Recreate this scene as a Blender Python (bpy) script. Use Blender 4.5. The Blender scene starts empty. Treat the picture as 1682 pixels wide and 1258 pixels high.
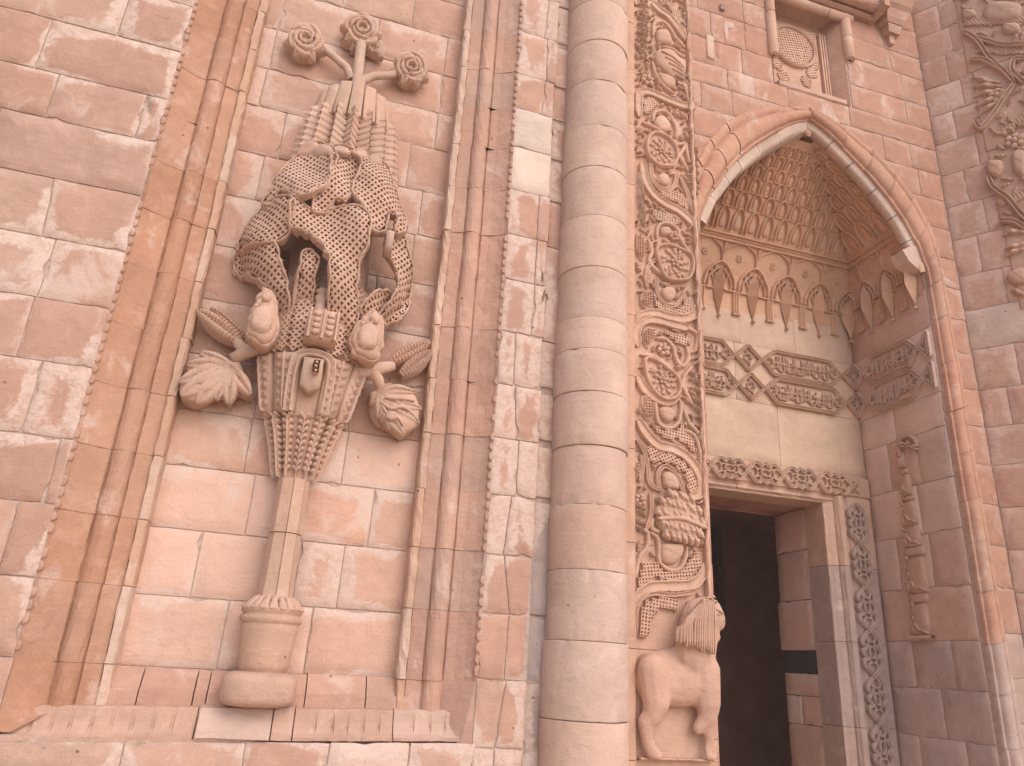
import bpy, math, random
import numpy as np
from math import sin, cos, pi, sqrt, radians
random.seed(11)
scene = bpy.context.scene
COL = scene.collection

# ---------------------------------------------------------------- camera
cam_d = bpy.data.cameras.new('camera')
cam = bpy.data.objects.new('camera', cam_d)
COL.objects.link(cam)
cam_d.sensor_width = 36.0
cam_d.lens = 26.0
cam_d.clip_end = 500.0
PITCH, ROLL, YAW = radians(20.72), radians(3.46), radians(16.14)
fwd = np.array([sin(YAW)*cos(PITCH), cos(YAW)*cos(PITCH), sin(PITCH)])
rt0 = np.array([cos(YAW), -sin(YAW), 0.0]); up0 = np.cross(rt0, fwd)
rt = cos(ROLL)*rt0 + sin(ROLL)*up0
up = -sin(ROLL)*rt0 + cos(ROLL)*up0
from mathutils import Matrix, Vector
m = Matrix.Identity(4)
for i in range(3):
    m[i][0] = rt[i]; m[i][1] = up[i]; m[i][2] = -fwd[i]
m[0][3], m[1][3], m[2][3] = 0.0, 0.0, 1.6
cam.matrix_world = m
scene.camera = cam

# ---------------------------------------------------------------- light: soft bright day, portal in open shade
SUN_AZ, SUN_EL = radians(22), radians(40)     # from the right of the facade's normal, high
world = bpy.data.worlds.new('World'); scene.world = world
world.use_nodes = True
wn = world.node_tree; wn.nodes.clear()
wo = wn.nodes.new('ShaderNodeOutputWorld'); bg = wn.nodes.new('ShaderNodeBackground')
sky = wn.nodes.new('ShaderNodeTexSky'); sky.sky_type = 'NISHITA'; sky.sun_disc = False
sky.sun_elevation = SUN_EL
sky.sun_rotation = pi - SUN_AZ
sky.dust_density = 8.0; sky.air_density = 0.55; sky.ozone_density = 0.3; sky.altitude = 1500
bg.inputs['Strength'].default_value = 0.15
wn.links.new(sky.outputs[0], bg.inputs[0]); wn.links.new(bg.outputs[0], wo.inputs[0])
sun_d = bpy.data.lights.new('sun', 'SUN'); sun = bpy.data.objects.new('sun', sun_d); COL.objects.link(sun)
sun_d.energy = 1.1; sun_d.angle = radians(115); sun_d.color = (1.0, 0.92, 0.90)
to_sun = Vector((sin(SUN_AZ)*cos(SUN_EL), -cos(SUN_AZ)*cos(SUN_EL), sin(SUN_EL)))
sun.rotation_euler = to_sun.to_track_quat('Z', 'Y').to_euler()
sun.location = to_sun*30
vs = scene.view_settings
vs.view_transform = 'Standard'; vs.look = 'None'; vs.gamma = 1.0; vs.use_curve_mapping = False
vs.exposure = 0.68
scene.cycles.max_bounces = 8; scene.cycles.diffuse_bounces = 7


# ---------------------------------------------------------------- materials
def new_mat(name):
    mt = bpy.data.materials.new(name); mt.use_nodes = True
    nt = mt.node_tree; nt.nodes.clear()
    out = nt.nodes.new('ShaderNodeOutputMaterial'); bs = nt.nodes.new('ShaderNodeBsdfPrincipled')
    nt.links.new(bs.outputs[0], out.inputs[0])
    bs.inputs['Roughness'].default_value = 0.92
    bs.inputs['Specular IOR Level'].default_value = 0.15
    return mt, nt, bs
class N:
    """small helper for node graphs"""
    def __init__(s, nt): s.nt = nt
    def node(s, t, **kw):
        n = s.nt.nodes.new(t)
        for k, v in kw.items(): setattr(n, k, v)
        return n
    def link(s, a, b): s.nt.links.new(a, b)
    def put(s, sock, v):
        if hasattr(v, 'is_output') or isinstance(v, bpy.types.NodeSocket): s.link(v, sock)
        else: sock.default_value = v
    def math(s, op, a, b=0.0, c=0.0, clamp=False):
        n = s.node('ShaderNodeMath', operation=op, use_clamp=clamp)
        s.put(n.inputs[0], a); s.put(n.inputs[1], b); s.put(n.inputs[2], c)
        return n.outputs[0]
    def noise(s, vec, scale, detail=4.0, rough=0.55, dist=0.0):
        n = s.node('ShaderNodeTexNoise'); s.link(vec, n.inputs['Vector'])
        n.inputs['Scale'].default_value = scale; n.inputs['Detail'].default_value = detail
        n.inputs['Roughness'].default_value = rough; n.inputs['Distortion'].default_value = dist
        return n.outputs['Fac']
    def ramp(s, f, lo, hi, a=0.0, b=1.0):
        n = s.node('ShaderNodeMapRange', interpolation_type='SMOOTHSTEP')
        s.put(n.inputs[0], f)
        n.inputs[1].default_value = lo; n.inputs[2].default_value = hi
        n.inputs[3].default_value = a; n.inputs[4].default_value = b
        return n.outputs[0]
    def mix(s, f, a, b, mode='MIX'):
        n = s.node('ShaderNodeMix', data_type='RGBA', blend_type=mode)
        s.put(n.inputs[0], f); s.put(n.inputs[6], a); s.put(n.inputs[7], b)
        return n.outputs[2]

def stone_material(name, edges, carved=False):
    mt, nt, bs = new_mat(name); g = N(nt)
    geo = g.node('ShaderNodeNewGeometry'); pos = geo.outputs['Position']
    info = g.node('ShaderNodeObjectInfo'); alp = info.outputs['Alpha']; rnd = info.outputs['Random']; colr = info.outputs['Color']
    # shift the noise per stone so that figures stop at the joints
    sh = g.node('ShaderNodeVectorMath', operation='SCALE'); sh.inputs[0].default_value = (17.3, 9.1, 23.7)
    g.link(rnd, sh.inputs['Scale'])
    ad = g.node('ShaderNodeVectorMath', operation='ADD'); g.link(pos, ad.inputs[0]); g.link(sh.outputs[0], ad.inputs[1])
    p2 = ad.outputs[0] if edges else pos
    n_big = g.noise(p2, 2.6, 3, 0.5, 0.3)
    n_mid = g.noise(p2, 11.0, 5, 0.6, 0.5)
    n_fin = g.noise(pos, 95.0, 4, 0.65)
    n_wide = g.noise(pos, 0.8, 2, 0.5)
    # sedimentary / tooling streaks
    mp = g.node('ShaderNodeMapping'); mp.inputs['Scale'].default_value = (7.0, 7.0, 46.0); mp.inputs['Rotation'].default_value = (0.1, 0.12, 0.0)
    g.link(p2, mp.inputs['Vector']); n_str = g.noise(mp.outputs[0], 1.0, 4, 0.6, 0.4)
    v = g.math('ADD', g.math('MULTIPLY', n_big, 0.44), g.math('MULTIPLY', n_mid, 0.36))
    v = g.math('ADD', v, g.math('MULTIPLY', n_str, 0.14))
    v = g.math('ADD', v, g.math('MULTIPLY', n_fin, 0.13))
    v = g.math('ADD', v, g.math('MULTIPLY', rnd, 0.10 if edges else 0.05))
    val = g.math('ADD', v, 0.43)
    mul = g.node('ShaderNodeCombineColor'); [g.link(val, mul.inputs[i]) for i in range(3)]
    base = g.mix(1.0, colr, mul.outputs[0], 'MULTIPLY')
    # slow drift between rosy and buff stone
    base = g.mix(g.ramp(n_wide, 0.35, 0.7, 0.0, 0.25), base, (0.45, 0.285, 0.20, 1))
    base = g.mix(g.ramp(n_mid, 0.52, 0.76, 0.0, 0.30), base, (0.55, 0.375, 0.28, 1))
    pale = (0.64, 0.50, 0.42, 1)
    if edges:
        uv = g.node('ShaderNodeUVMap', uv_map='place'); dm = g.node('ShaderNodeUVMap', uv_map='size')
        s1 = g.node('ShaderNodeSeparateXYZ'); g.link(uv.outputs[0], s1.inputs[0])
        s2 = g.node('ShaderNodeSeparateXYZ'); g.link(dm.outputs[0], s2.inputs[0])
        du = g.math('MINIMUM', s1.outputs[0], g.math('SUBTRACT', s2.outputs[0], s1.outputs[0]))
        dv = g.math('MINIMUM', g.math('MULTIPLY', s1.outputs[1], 1.6), g.math('SUBTRACT', s2.outputs[1], s1.outputs[1]))
        d = g.math('MINIMUM', du, dv)
        # lime bleeding out of the joints in ragged patches
        w = g.noise(pos, 2.1, 2, 0.5)
        w2 = g.noise(pos, 24.0, 5, 0.65, 0.8)
        reach = g.math('MULTIPLY', g.ramp(w, 0.38, 0.62), 0.115)
        reach = g.math('MULTIPLY', reach, g.math('ADD', 0.35, w2))
        f = g.math('DIVIDE', g.math('SUBTRACT', reach, d), 0.028, clamp=True)
        f = g.math('MULTIPLY', g.math('MULTIPLY', f, alp), g.ramp(w2, 0.30, 0.62, 0.25, 0.85))
        base = g.mix(f, base, pale)
        # faint pale arris all round
        base = g.mix(g.math('MULTIPLY', g.ramp(d, 0.0, 0.016, 1.0, 0.0), g.math('MULTIPLY', alp, g.ramp(w2, 0.35, 0.68, 0.0, 0.38))), base, pale)
        # loose whitish blotches and drips
        mp2 = g.node('ShaderNodeMapping'); mp2.inputs['Scale'].default_value = (1.0, 1.0, 0.55)
        g.link(ad.outputs[0], mp2.inputs['Vector'])
        bl = g.math('ADD', g.noise(mp2.outputs[0], 3.7, 6, 0.62, 0.6), g.math('MULTIPLY', g.math('SUBTRACT', rnd, 0.6), 0.16))
        base = g.mix(g.ramp(bl, 0.57, 0.70, 0.0, 0.62), base, pale)
    else:
        bl = g.noise(pos, 5.2, 5, 0.62, 0.5)
        base = g.mix(g.ramp(bl, 0.55, 0.72, 0.0, 0.50), base, pale)
    # small dark pits and lichen specks
    vo = g.node('ShaderNodeTexVoronoi', feature='F1'); g.link(pos, vo.inputs['Vector']); vo.inputs['Scale'].default_value = 8.5
    near = g.ramp(vo.outputs['Distance'], 0.045, 0.085, 1.0, 0.0)
    sc = g.node('ShaderNodeSeparateColor'); g.link(vo.outputs['Color'], sc.inputs[0])
    pick = g.ramp(sc.outputs[0], 0.70, 0.76)
    pits = g.math('MULTIPLY', g.math('MULTIPLY', near, pick), g.ramp(n_mid, 0.42, 0.56))
    base = g.mix(g.math('MULTIPLY', pits, 0.75), base, (0.12, 0.075, 0.06, 1))
    sp = g.noise(pos, 240.0, 2, 0.5)
    base = g.mix(g.ramp(sp, 0.62, 0.75, 0.0, 0.28), base, (0.20, 0.125, 0.10, 1))
    g.link(base, bs.inputs['Base Color'])
    h = g.math('ADD', g.math('MULTIPLY', n_fin, 0.0046), g.math('MULTIPLY', n_mid, 0.013))
    h = g.math('ADD', h, g.math('MULTIPLY', n_str, 0.004))
    h = g.math('SUBTRACT', h, g.math('MULTIPLY', pits, 0.006))
    bp = g.node('ShaderNodeBump'); bp.inputs['Strength'].default_value = 0.75; bp.inputs['Distance'].default_value = 1.0
    g.link(h, bp.inputs['Height']); g.link(bp.outputs[0], bs.inputs['Normal'])
    return mt
M_BLOCK = stone_material('ashlar_stone', True)
M_CARVE = stone_material('carved_stone', False)
def flat_material(name, c, c2, scale, bump):
    mt, nt, bs = new_mat(name); g = N(nt)
    geo = g.node('ShaderNodeNewGeometry')
    n1 = g.noise(geo.outputs['Position'], scale, 6, 0.6, 0.3)
    g.link(g.mix(g.ramp(n1, 0.3, 0.7), c+(1,), c2+(1,)), bs.inputs['Base Color'])
    bp = g.node('ShaderNodeBump'); bp.inputs['Distance'].default_value = bump
    g.link(n1, bp.inputs['Height']); g.link(bp.outputs[0], bs.inputs['Normal'])
    return mt
M_MORTAR = flat_material('lime_mortar', (0.40, 0.28, 0.22), (0.52, 0.40, 0.33), 30, 0.01)
M_GROUND = flat_material('paving_dust', (0.50, 0.38, 0.27), (0.60, 0.46, 0.33), 3, 0.01)
M_ROOM = flat_material('room_plaster', (0.33, 0.165, 0.125), (0.45, 0.235, 0.18), 2.5, 0.02)  # reddish plaster, colour raised to lift the dark interior

# stone colours (base albedo, some with light or shade worked in)
PINK = (0.490, 0.298, 0.218); ROSE = (0.475, 0.280, 0.205); BUFF = (0.505, 0.335, 0.248)
WARM_SIDE = (0.445, 0.240, 0.150); PALE = (0.56, 0.405, 0.325); GREY = (0.48, 0.325, 0.255); MAUVE = (0.455, 0.278, 0.215)  # the orange has warm light mixed into it
TREE = (0.555, 0.370, 0.275)  # lightened to make up for shade in the deep relief
def vary(c, a=0.04):
    k = 1 + random.uniform(-a, a); t = random.uniform(-a, a)*0.5
    return (min(1, c[0]*k*(1+t)), c[1]*k, c[2]*k*(1-t))
def pick(*opts):
    tot = sum(w for _, w in opts); r = random.uniform(0, tot)
    for c, w in opts:
        r -= w
        if r <= 0: return vary(c) if (c[0]-c[2] > 0.285 or c[0] > 0.6) else vary(calm(c), 0.03)
    return vary(opts[-1][0])
def sc(c, k): return tuple(a*k for a in c)
def calm(c):
    # neighbouring blocks come from the same quarry: pull them together
    return tuple(a*0.55+b*0.45 for a, b in zip(c, (0.488, 0.302, 0.222)))

# ---------------------------------------------------------------- objects
class MB:
    def __init__(s): s.v = []; s.f = []; s.uv = None; s.sm = []
    def add(s, vs, fs, smooth=True):
        o = len(s.v); s.v.extend(vs)
        for f in fs: s.f.append(tuple(i+o for i in f)); s.sm.append(smooth)
LOC = {}
def thing(name, loc, label, cat, group=None):
    o = bpy.data.objects.new(name, None); COL.objects.link(o); o.location = loc
    o.empty_display_size = 0.2
    o['label'] = label; o['category'] = cat
    if group: o['group'] = group
    LOC[o] = Vector(loc)
    return o
def part(name, mb, parent, color=PINK, mat=None, label=None, kind=None):
    base = LOC[parent]
    me = bpy.data.meshes.new(name)
    me.from_pydata([(x-base[0], y-base[1], z-base[2]) for x, y, z in mb.v], [], mb.f)
    me.polygons.foreach_set('use_smooth', mb.sm)
    if mb.uv is not None:
        l1 = me.uv_layers.new(name='place'); l2 = me.uv_layers.new(name='size')
        vi = np.zeros(len(me.loops), dtype=np.int32); me.loops.foreach_get('vertex_index', vi)
        pl = np.array(mb.uv[0], dtype=np.float32)[vi]; l1.data.foreach_set('uv', pl.ravel())
        sz = np.tile(np.array(mb.uv[1], dtype=np.float32), (len(vi), 1)); l2.data.foreach_set('uv', sz.ravel())
    me.materials.append(mat or (M_BLOCK if mb.uv is not None else M_CARVE))
    o = bpy.data.objects.new(name, me); COL.objects.link(o)
    o.parent = parent; o.color = tuple(color)+(1.0,)
    LOC[o] = base
    if label: o['label'] = label
    if kind: o['kind'] = kind
    return o
def structure(name, mb, mat):
    me = bpy.data.meshes.new(name); me.from_pydata(mb.v, [], mb.f); me.materials.append(mat)
    o = bpy.data.objects.new(name, me); COL.objects.link(o); o['kind'] = 'structure'
    return o
def box(mb, x0, x1, y0, y1, z0, z1):
    mb.add([(x0,y0,z0),(x1,y0,z0),(x1,y1,z0),(x0,y1,z0),(x0,y0,z1),(x1,y0,z1),(x1,y1,z1),(x0,y1,z1)],
           [(0,1,2,3),(4,5,6,7),(0,1,5,4),(1,2,6,5),(2,3,7,6),(3,0,4,7)], False)

# surfaces that relief is laid out on: (u, v, out) -> world
def front(y): return lambda u, v, d: (u, y-d, v)
def side_face(x): return lambda u, v, d: (x-d, u, v)
CD = (0.5746, -0.8184); CN = (-0.8184, -0.5746)
def oblique(u, v, d): return (5.8+CD[0]*u+CN[0]*d, 4.8+CD[1]*u+CN[1]*d, v)

def stone(parent, mp, poly, thick=0.10, color=PINK, name='stone_block', proud=None, rough=0.0016, gap=0.0011, bev=0.0022, chip=0.10, label=None, lime=1.0):
    """one hewn block: ragged arrises, eased edges, its own depth"""
    poly = [np.array(p, float) for p in poly]
    c = sum(poly)/len(poly)
    us = [p[0] for p in poly]; vs_ = [p[1] for p in poly]
    u0, v0, w, h = min(us), min(vs_), max(us)-min(us), max(vs_)-min(vs_)
    pr = random.uniform(-0.0022, 0.0025) if proud is None else proud
    tu, tv = random.uniform(-0.004, 0.004), random.uniform(-0.005, 0.005)
    ring = []
    n = len(poly); gap = gap*random.choice((0.6, 1.0, 1.0, 1.6, 2.4))
    for i in range(n):
        a, b = poly[i], poly[(i+1) % n]
        L = float(np.linalg.norm(b-a)); k = max(2, min(12, int(L/0.05)))
        tang = (b-a)/max(L, 1e-6); nrm = np.array([-tang[1], tang[0]])
        if (c-a) @ nrm < 0: nrm = -nrm
        for j in range(k):
            t = j/k
            p = a+(b-a)*t + nrm*(gap+abs(random.gauss(0, rough)))
            if j and random.random() < chip*0.7: p = p + nrm*random.uniform(0.006, 0.020)
            if j == 0:
                cc = random.uniform(0.001, 0.005) if random.random() > chip else random.uniform(0.008, 0.022)
                p = p + (c-a)/np.linalg.norm(c-a)*cc
            ring.append(p)
    m_ = len(ring); V = []; UV = []
    def put(p, d):
        du, dv = p[0]-c[0], p[1]-c[1]
        V.append(mp(p[0], p[1], d)); UV.append((p[0]-u0, p[1]-v0))
    for p in ring: put(p, -thick)
    for p in ring: put(p, pr-bev*random.uniform(0.7, 1.3))
    def inner(p, q):
        dv = c-p; L = np.linalg.norm(dv); return p+dv/L*min(q, L*0.5)
    for p in ring:
        q = inner(p, bev*random.uniform(0.9, 2.2)); put(q, pr+(q-c) @ np.array([tu, tv]))
    for p in ring:
        q = p+(c-p)*0.45; put(q, pr+(q-c) @ np.array([tu, tv])+random.gauss(0, 0.0012))
    put(c, pr+0.001)
    F = []
    for k in range(3):
        for i in range(m_):
            j = (i+1) % m_; F.append((k*m_+i, k*m_+j, (k+1)*m_+j, (k+1)*m_+i))
    for i in range(m_): F.append((3*m_+i, 3*m_+(i+1) % m_, 4*m_))
    mb = MB(); mb.add(V, F, False)
    for i in range(2*m_, len(mb.sm)): mb.sm[i] = True
    mb.uv = (UV, (w, h))
    o = part(name, mb, parent, color, M_BLOCK, label); o.color = tuple(color)+(lime,); return o

def course(parent, mp, z0, z1, cuts, color, lean=0.004, thick=0.10, **kw):
    """a row of blocks; cuts are u positions or (u at z0, u at z1)"""
    cu = [c if isinstance(c, tuple) else (c, c+random.uniform(-lean, lean)) for c in cuts]
    res = []
    for a, b in zip(cu, cu[1:]):
        col = color() if callable(color) else vary(color)
        res.append(stone(parent, mp, [(a[0], z0), (b[0], z0), (b[1], z1), (a[1], z1)], thick, col, **kw))
    return res
def cut_range(a, b, lo=0.42, hi=0.72):
    out = [a]
    while b-out[-1] > hi*1.15:
        out.append(out[-1]+random.uniform(lo, hi))
    out.append(b)
    return out

# ---------------------------------------------------------------- relief carving
def smooth_path(pts, step=0.012, closed=False):
    P = [np.array(p, float) for p in pts]
    if len(P) == 2 and not closed:
        L = np.linalg.norm(P[1]-P[0]); k = max(2, int(L/step)); return [P[0]+(P[1]-P[0])*i/k for i in range(k+1)]
    out = []; n = len(P); segs = n if closed else n-1
    for i in range(segs):
        if closed: p0, p1, p2, p3 = P[i-1], P[i], P[(i+1) % n], P[(i+2) % n]
        else: p0, p1, p2, p3 = P[max(i-1, 0)], P[i], P[i+1], P[min(i+2, n-1)]
        k = max(2, int(np.linalg.norm(p2-p1)/step))
        for j in range(k):
            t = j/k
            out.append(0.5*((2*p1)+(-p0+p2)*t+(2*p0-5*p1+4*p2-p3)*t*t+(-p0+3*p1-3*p2+p3)*t**3))
    if not closed: out.append(P[-1])
    return out
ROUND = [(-1, -0.5), (-1, 0.25), (-0.72, 0.8), (-0.25, 1), (0.25, 1), (0.72, 0.8), (1, 0.25), (1, -0.5)]
GROOVED = [(-1, -0.5), (-1, 0.55), (-0.8, 1), (-0.5, 0.95), (-0.25, 0.45), (0.25, 0.45), (0.5, 0.95), (0.8, 1), (1, 0.55), (1, -0.5)]
FLATB = [(-1, -0.5), (-1, 0.75), (-0.86, 1), (-0.7, 1), (-0.62, 0.6), (0, 0.75), (0.62, 0.6), (0.7, 1), (0.86, 1), (1, 0.75), (1, -0.5)]
LETTER = [(-1, -0.3), (-0.75, 1), (0.75, 1), (1, -0.3)]
def ribbon(mb, mp, pts, w, h, prof=ROUND, taper=(0.15, 0.15), step=0.012, wob=0.06, closed=False, base=0.0):
    path = smooth_path(pts, step, closed); n = len(path); V = []; F = []; k = len(prof)
    for i, p in enumerate(path):
        a = path[i-1] if (i > 0 or closed) else p
        b = path[(i+1) % n] if (i < n-1 or closed) else p
        t = b-a; t = t/max(np.linalg.norm(t), 1e-9); nr = np.array([-t[1], t[0]])
        s = i/max(n-1, 1); q = 1.0
        if not closed:
            if taper[0] and s < taper[0]: q = 0.35+0.65*sin(s/taper[0]*pi/2)
            if taper[1] and 1-s < taper[1]: q = min(q, 0.35+0.65*sin((1-s)/taper[1]*pi/2))
        q *= 1+random.uniform(-wob, wob)
        for (x, z) in prof:
            c = p+nr*x*w*0.5*q
            V.append(mp(c[0], c[1], base+z*h*(0.6+0.4*q)))
    for i in range(n if closed else n-1):
        j = (i+1) % n
        for e in range(k-1): F.append((i*k+e, i*k+e+1, j*k+e+1, j*k+e))
    if not closed:
        F.append(tuple(range(k))); F.append(tuple((n-1)*k+e for e in range(k)))
    mb.add(V, F, True)
def pillow(mb, mp, outline, h, sm=True, step=0.02, base=0.0, skirt=0.02, ridges=0, amp=0.0, ang=0.0, steps=((1, 0.0), (0.93, 0.55), (0.78, 0.85), (0.5, 0.97), (0.22, 1.0))):
    path = smooth_path(outline, step, True) if sm else [np.array(p, float) for p in outline]
    c = sum(path)/len(path); n = len(path); V = []; F = []
    size = max(np.linalg.norm(p-c) for p in path)
    for p in path: V.append(mp(p[0], p[1], base-skirt))
    for s, z in steps:
        for p in path:
            q = c+(p-c)*s
            dd = 0
            if ridges:
                t = ((q-c)[0]*cos(ang)+(q-c)[1]*sin(ang))/size
                dd = amp*sin(t*pi*ridges)*(1-0.3*s)
            V.append(mp(q[0], q[1], base+h*z+dd*(1 if z > 0.2 else 0)+random.gauss(0, 0.0006)))
    V.append(mp(c[0], c[1], base+h))
    for k in range(len(steps)):
        for i in range(n):
            j = (i+1) % n; F.append((k*n+i, k*n+j, (k+1)*n+j, (k+1)*n+i))
    k = len(steps)
    for i in range(n): F.append((k*n+i, k*n+(i+1) % n, len(V)-1))
    mb.add(V, F, True)
def leaf(mb, mp, p0, p1, w, h, veins=6, lobes=0.0, bend=0.0, nx=22, ny=8, skew=0.5, base=0.0, groove=0.55, rib=0.18):
    """a leaf along p0->p1, mid groove, slanting veins, lobed edge"""
    a, b = np.array(p0, float), np.array(p1, float); t = b-a; L = np.linalg.norm(t); t = t/L; nr = np.array([-t[1], t[0]])
    V = []; F = []
    for i in range(nx+1):
        s = i/nx
        wd = (sin(pi*min(1, s*0.93+0.05))**0.65)*(1-0.15*s)
        if lobes: wd *= 1-lobes*abs(sin(pi*s*veins))**2*0.9
        for j in range(ny+1):
            q = 2*j/ny-1
            c = a+t*(s*L)+nr*(q*wd*w*0.5+bend*L*sin(pi*s))
            zz = (1-abs(q)**2.4)**0.5*h*(0.35+0.65*sin(pi*min(1, s+0.02))**0.5)
            zz -= groove*h*math.exp(-(q/0.16)**2)*(0.3+0.7*sin(pi*s))
            zz += rib*h*sin(2*pi*veins*(s+skew*abs(q)*0.25))*(1-abs(q)**4)
            V.append(mp(c[0], c[1], base+zz-(0.02 if abs(q) > 0.999 else 0)))
    for i in range(nx):
        for j in range(ny):
            o = i*(ny+1)+j; F.append((o, o+1, o+ny+2, o+ny+1))
    mb.add(V, F, True)
def ring_pts(c, rx, ry=None, n=14, a0=0.0, jit=0.0):
    ry = ry or rx
    return [(c[0]+rx*cos(a0+2*pi*i/n)*(1+random.uniform(-jit, jit)), c[1]+ry*sin(a0+2*pi*i/n)*(1+random.uniform(-jit, jit))) for i in range(n)]
def flower(mb, mp, c, r, petals=6, h=0.02, base=0.0):
    for i in range(petals):
        a = 2*pi*i/petals+0.3
        pillow(mb, mp, ring_pts((c[0]+cos(a)*r*0.62, c[1]+sin(a)*r*0.62), r*0.36, r*0.36, 8), h*0.8, step=r*0.25, base=base)
    pillow(mb, mp, ring_pts(c, r*0.30, None, 8), h*1.15, step=r*0.25, base=base)
def in_poly(x, y, poly):
    ins = False; n = len(poly); j = n-1
    for i in range(n):
        xi, yi = poly[i]; xj, yj = poly[j]
        if (yi > y) != (yj > y) and x < (xj-xi)*(y-yi)/(yj-yi)+xi: ins = not ins
        j = i
    return ins
def lattice(mb, mp, poly, pitch, h=0.012, hole=0.56, depth=0.02, ang=pi/4, skirt=0.02, hfun=None, wob=0.10):
    """perforated carving: a web of bars round sunk square holes"""
    ca, sa = cos(ang), sin(ang)
    us = [p[0]*ca+p[1]*sa for p in poly]; vs_ = [-p[0]*sa+p[1]*ca for p in poly]
    i0, i1 = int(min(us)/pitch)-1, int(max(us)/pitch)+2; j0, j1 = int(min(vs_)/pitch)-1, int(max(vs_)/pitch)+2
    idx = {}; V = []; F = []; edge = {}
    def P(a, b, d):
        x, y = a*ca-b*sa, a*sa+b*ca
        return mp(x, y, (hfun(x, y) if hfun else h)+d)
    jit = {}
    def corner(i, j):
        if (i, j) not in idx:
            a = (i+random.uniform(-wob, wob))*pitch; b = (j+random.uniform(-wob, wob))*pitch
            jit[(i, j)] = (a, b); idx[(i, j)] = len(V); V.append(P(a, b, random.gauss(0, 0.0012)))
        return idx[(i, j)]
    for i in range(i0, i1):
        for j in range(j0, j1):
            cx, cy = (i+0.5)*pitch, (j+0.5)*pitch
            x, y = cx*ca-cy*sa, cx*sa+cy*ca
            if not in_poly(x, y, poly): continue
            q = [corner(i, j), corner(i+1, j), corner(i+1, j+1), corner(i, j+1)]
            hs = hole*random.uniform(0.85, 1.15); cxj = sum(jit[k][0] for k in ((i, j), (i+1, j), (i+1, j+1), (i, j+1)))/4; cyj = sum(jit[k][1] for k in ((i, j), (i+1, j), (i+1, j+1), (i, j+1)))/4
            o = len(V)
            for (du, dv) in ((-1, -1), (1, -1), (1, 1), (-1, 1)):
                V.append(P(cxj+du*pitch*hs*0.5, cyj+dv*pitch*hs*0.5, 0.001))
            for (du, dv) in ((-1, -1), (1, -1), (1, 1), (-1, 1)):
                V.append(P(cxj+du*pitch*hs*0.36, cyj+dv*pitch*hs*0.36, -depth))
            for k in range(4):
                l = (k+1) % 4
                F.append((q[k], q[l], o+l, o+k)); F.append((o+k, o+l, o+4+l, o+4+k))
                e = (q[k], q[l]); r = (q[l], q[k])
                if r in edge: del edge[r]
                else: edge[e] = True
            F.append((o+4, o+5, o+6, o+7))
    back = {}
    inv = {v: k for k, v in idx.items()}
    def bk(i):
        if i not in back:
            a, b = jit[inv[i]]; back[i] = len(V); V.append(P(a, b, -skirt-depth))
        return back[i]
    for a, b in list(edge): F.append((a, b, bk(b), bk(a)))
    mb.add(V, F, False)
def tube(mb, pts, radii, seg=12, cap=True):
    n = len(pts); P = [np.array(p, float) for p in pts]; V = []; F = []
    for i, p in enumerate(P):
        t = P[min(i+1, n-1)]-P[max(i-1, 0)]; t = t/np.linalg.norm(t)
        a = np.array([0, 1.0, 0]) if abs(t[1]) < 0.9 else np.array([1.0, 0, 0])
        e1 = np.cross(t, a); e1 /= np.linalg.norm(e1); e2 = np.cross(t, e1)
        for k in range(seg):
            q = p+radii[i]*(cos(2*pi*k/seg)*e1+sin(2*pi*k/seg)*e2); V.append(tuple(q))
    for i in range(n-1):
        for k in range(seg):
            l = (k+1) % seg; F.append((i*seg+k, i*seg+l, (i+1)*seg+l, (i+1)*seg+k))
    if cap: F.append(tuple(range(seg))); F.append(tuple((n-1)*seg+k for k in range(seg)))
    mb.add(V, F, True)
def lathe(mb, cx, cy, prof, seg=40, smooth=True, phase=0.0, wob=0.0, chips=0):
    V = []; F = []; n = len(prof)
    bad = {}
    for _ in range(chips):            # broken bits along the two arrises
        c = random.randrange(seg); w = random.randint(1, 4); top = random.random() < 0.5; dp = random.uniform(0.004, 0.014)
        for q in range(-w, w+1): bad[((c+q) % seg, top)] = dp*(1-abs(q)/(w+1))
    for r, z in prof:
        for k in range(seg):
            a = 2*pi*k/seg+phase; rr = r*(1+random.uniform(-wob, wob)); zz = z
            if chips:
                i_ = len(V)//seg; b_ = bad.get((k, i_ >= n/2), 0)
                if b_ and (i_ < 4 or i_ >= n-4): rr -= b_*(1.0 if i_ in (1, 2, n-2, n-3) else 0.5); zz += (b_ if i_ < n/2 else -b_)*(0.6 if i_ in (3, n-4) else 0.1)
            V.append((cx+rr*sin(a), cy-rr*cos(a), zz))
    for i in range(n-1):
        for k in range(seg):
            l = (k+1) % seg; F.append((i*seg+k, i*seg+l, (i+1)*seg+l, (i+1)*seg+k))
    F.append(tuple(range(seg))); F.append(tuple((n-1)*seg+k for k in range(seg)))
    mb.add(V, F, smooth)
def extrude(mb, a_prof, place, s0, s1, n=2, jit=0.0015, smooth=False):
    """profile (p, q) swept from s0 to s1; place(s, p, q) -> world"""
    V = []; F = []; k = len(a_prof)
    for i in range(n+1):
        s = s0+(s1-s0)*i/n
        for (p, q) in a_prof: V.append(place(s, p+random.gauss(0, jit), q+random.gauss(0, jit)))
    for i in range(n):
        for e in range(k-1): F.append((i*k+e, i*k+e+1, (i+1)*k+e+1, (i+1)*k+e))
    F.append(tuple(range(k))); F.append(tuple(n*k+e for e in range(k)))
    mb.add(V, F, smooth)
def extrude_closed(mb, a_prof, place, s0, s1, n=2, jit=0.0015): extrude(mb, list(a_prof)+[a_prof[0]], place, s0, s1, n, jit)
def arc(c, r, a0, a1, n): return [(c[0]+r*cos(a0+(a1-a0)*i/n), c[1]+r*sin(a0+(a1-a0)*i/n)) for i in range(n+1)]
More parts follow.
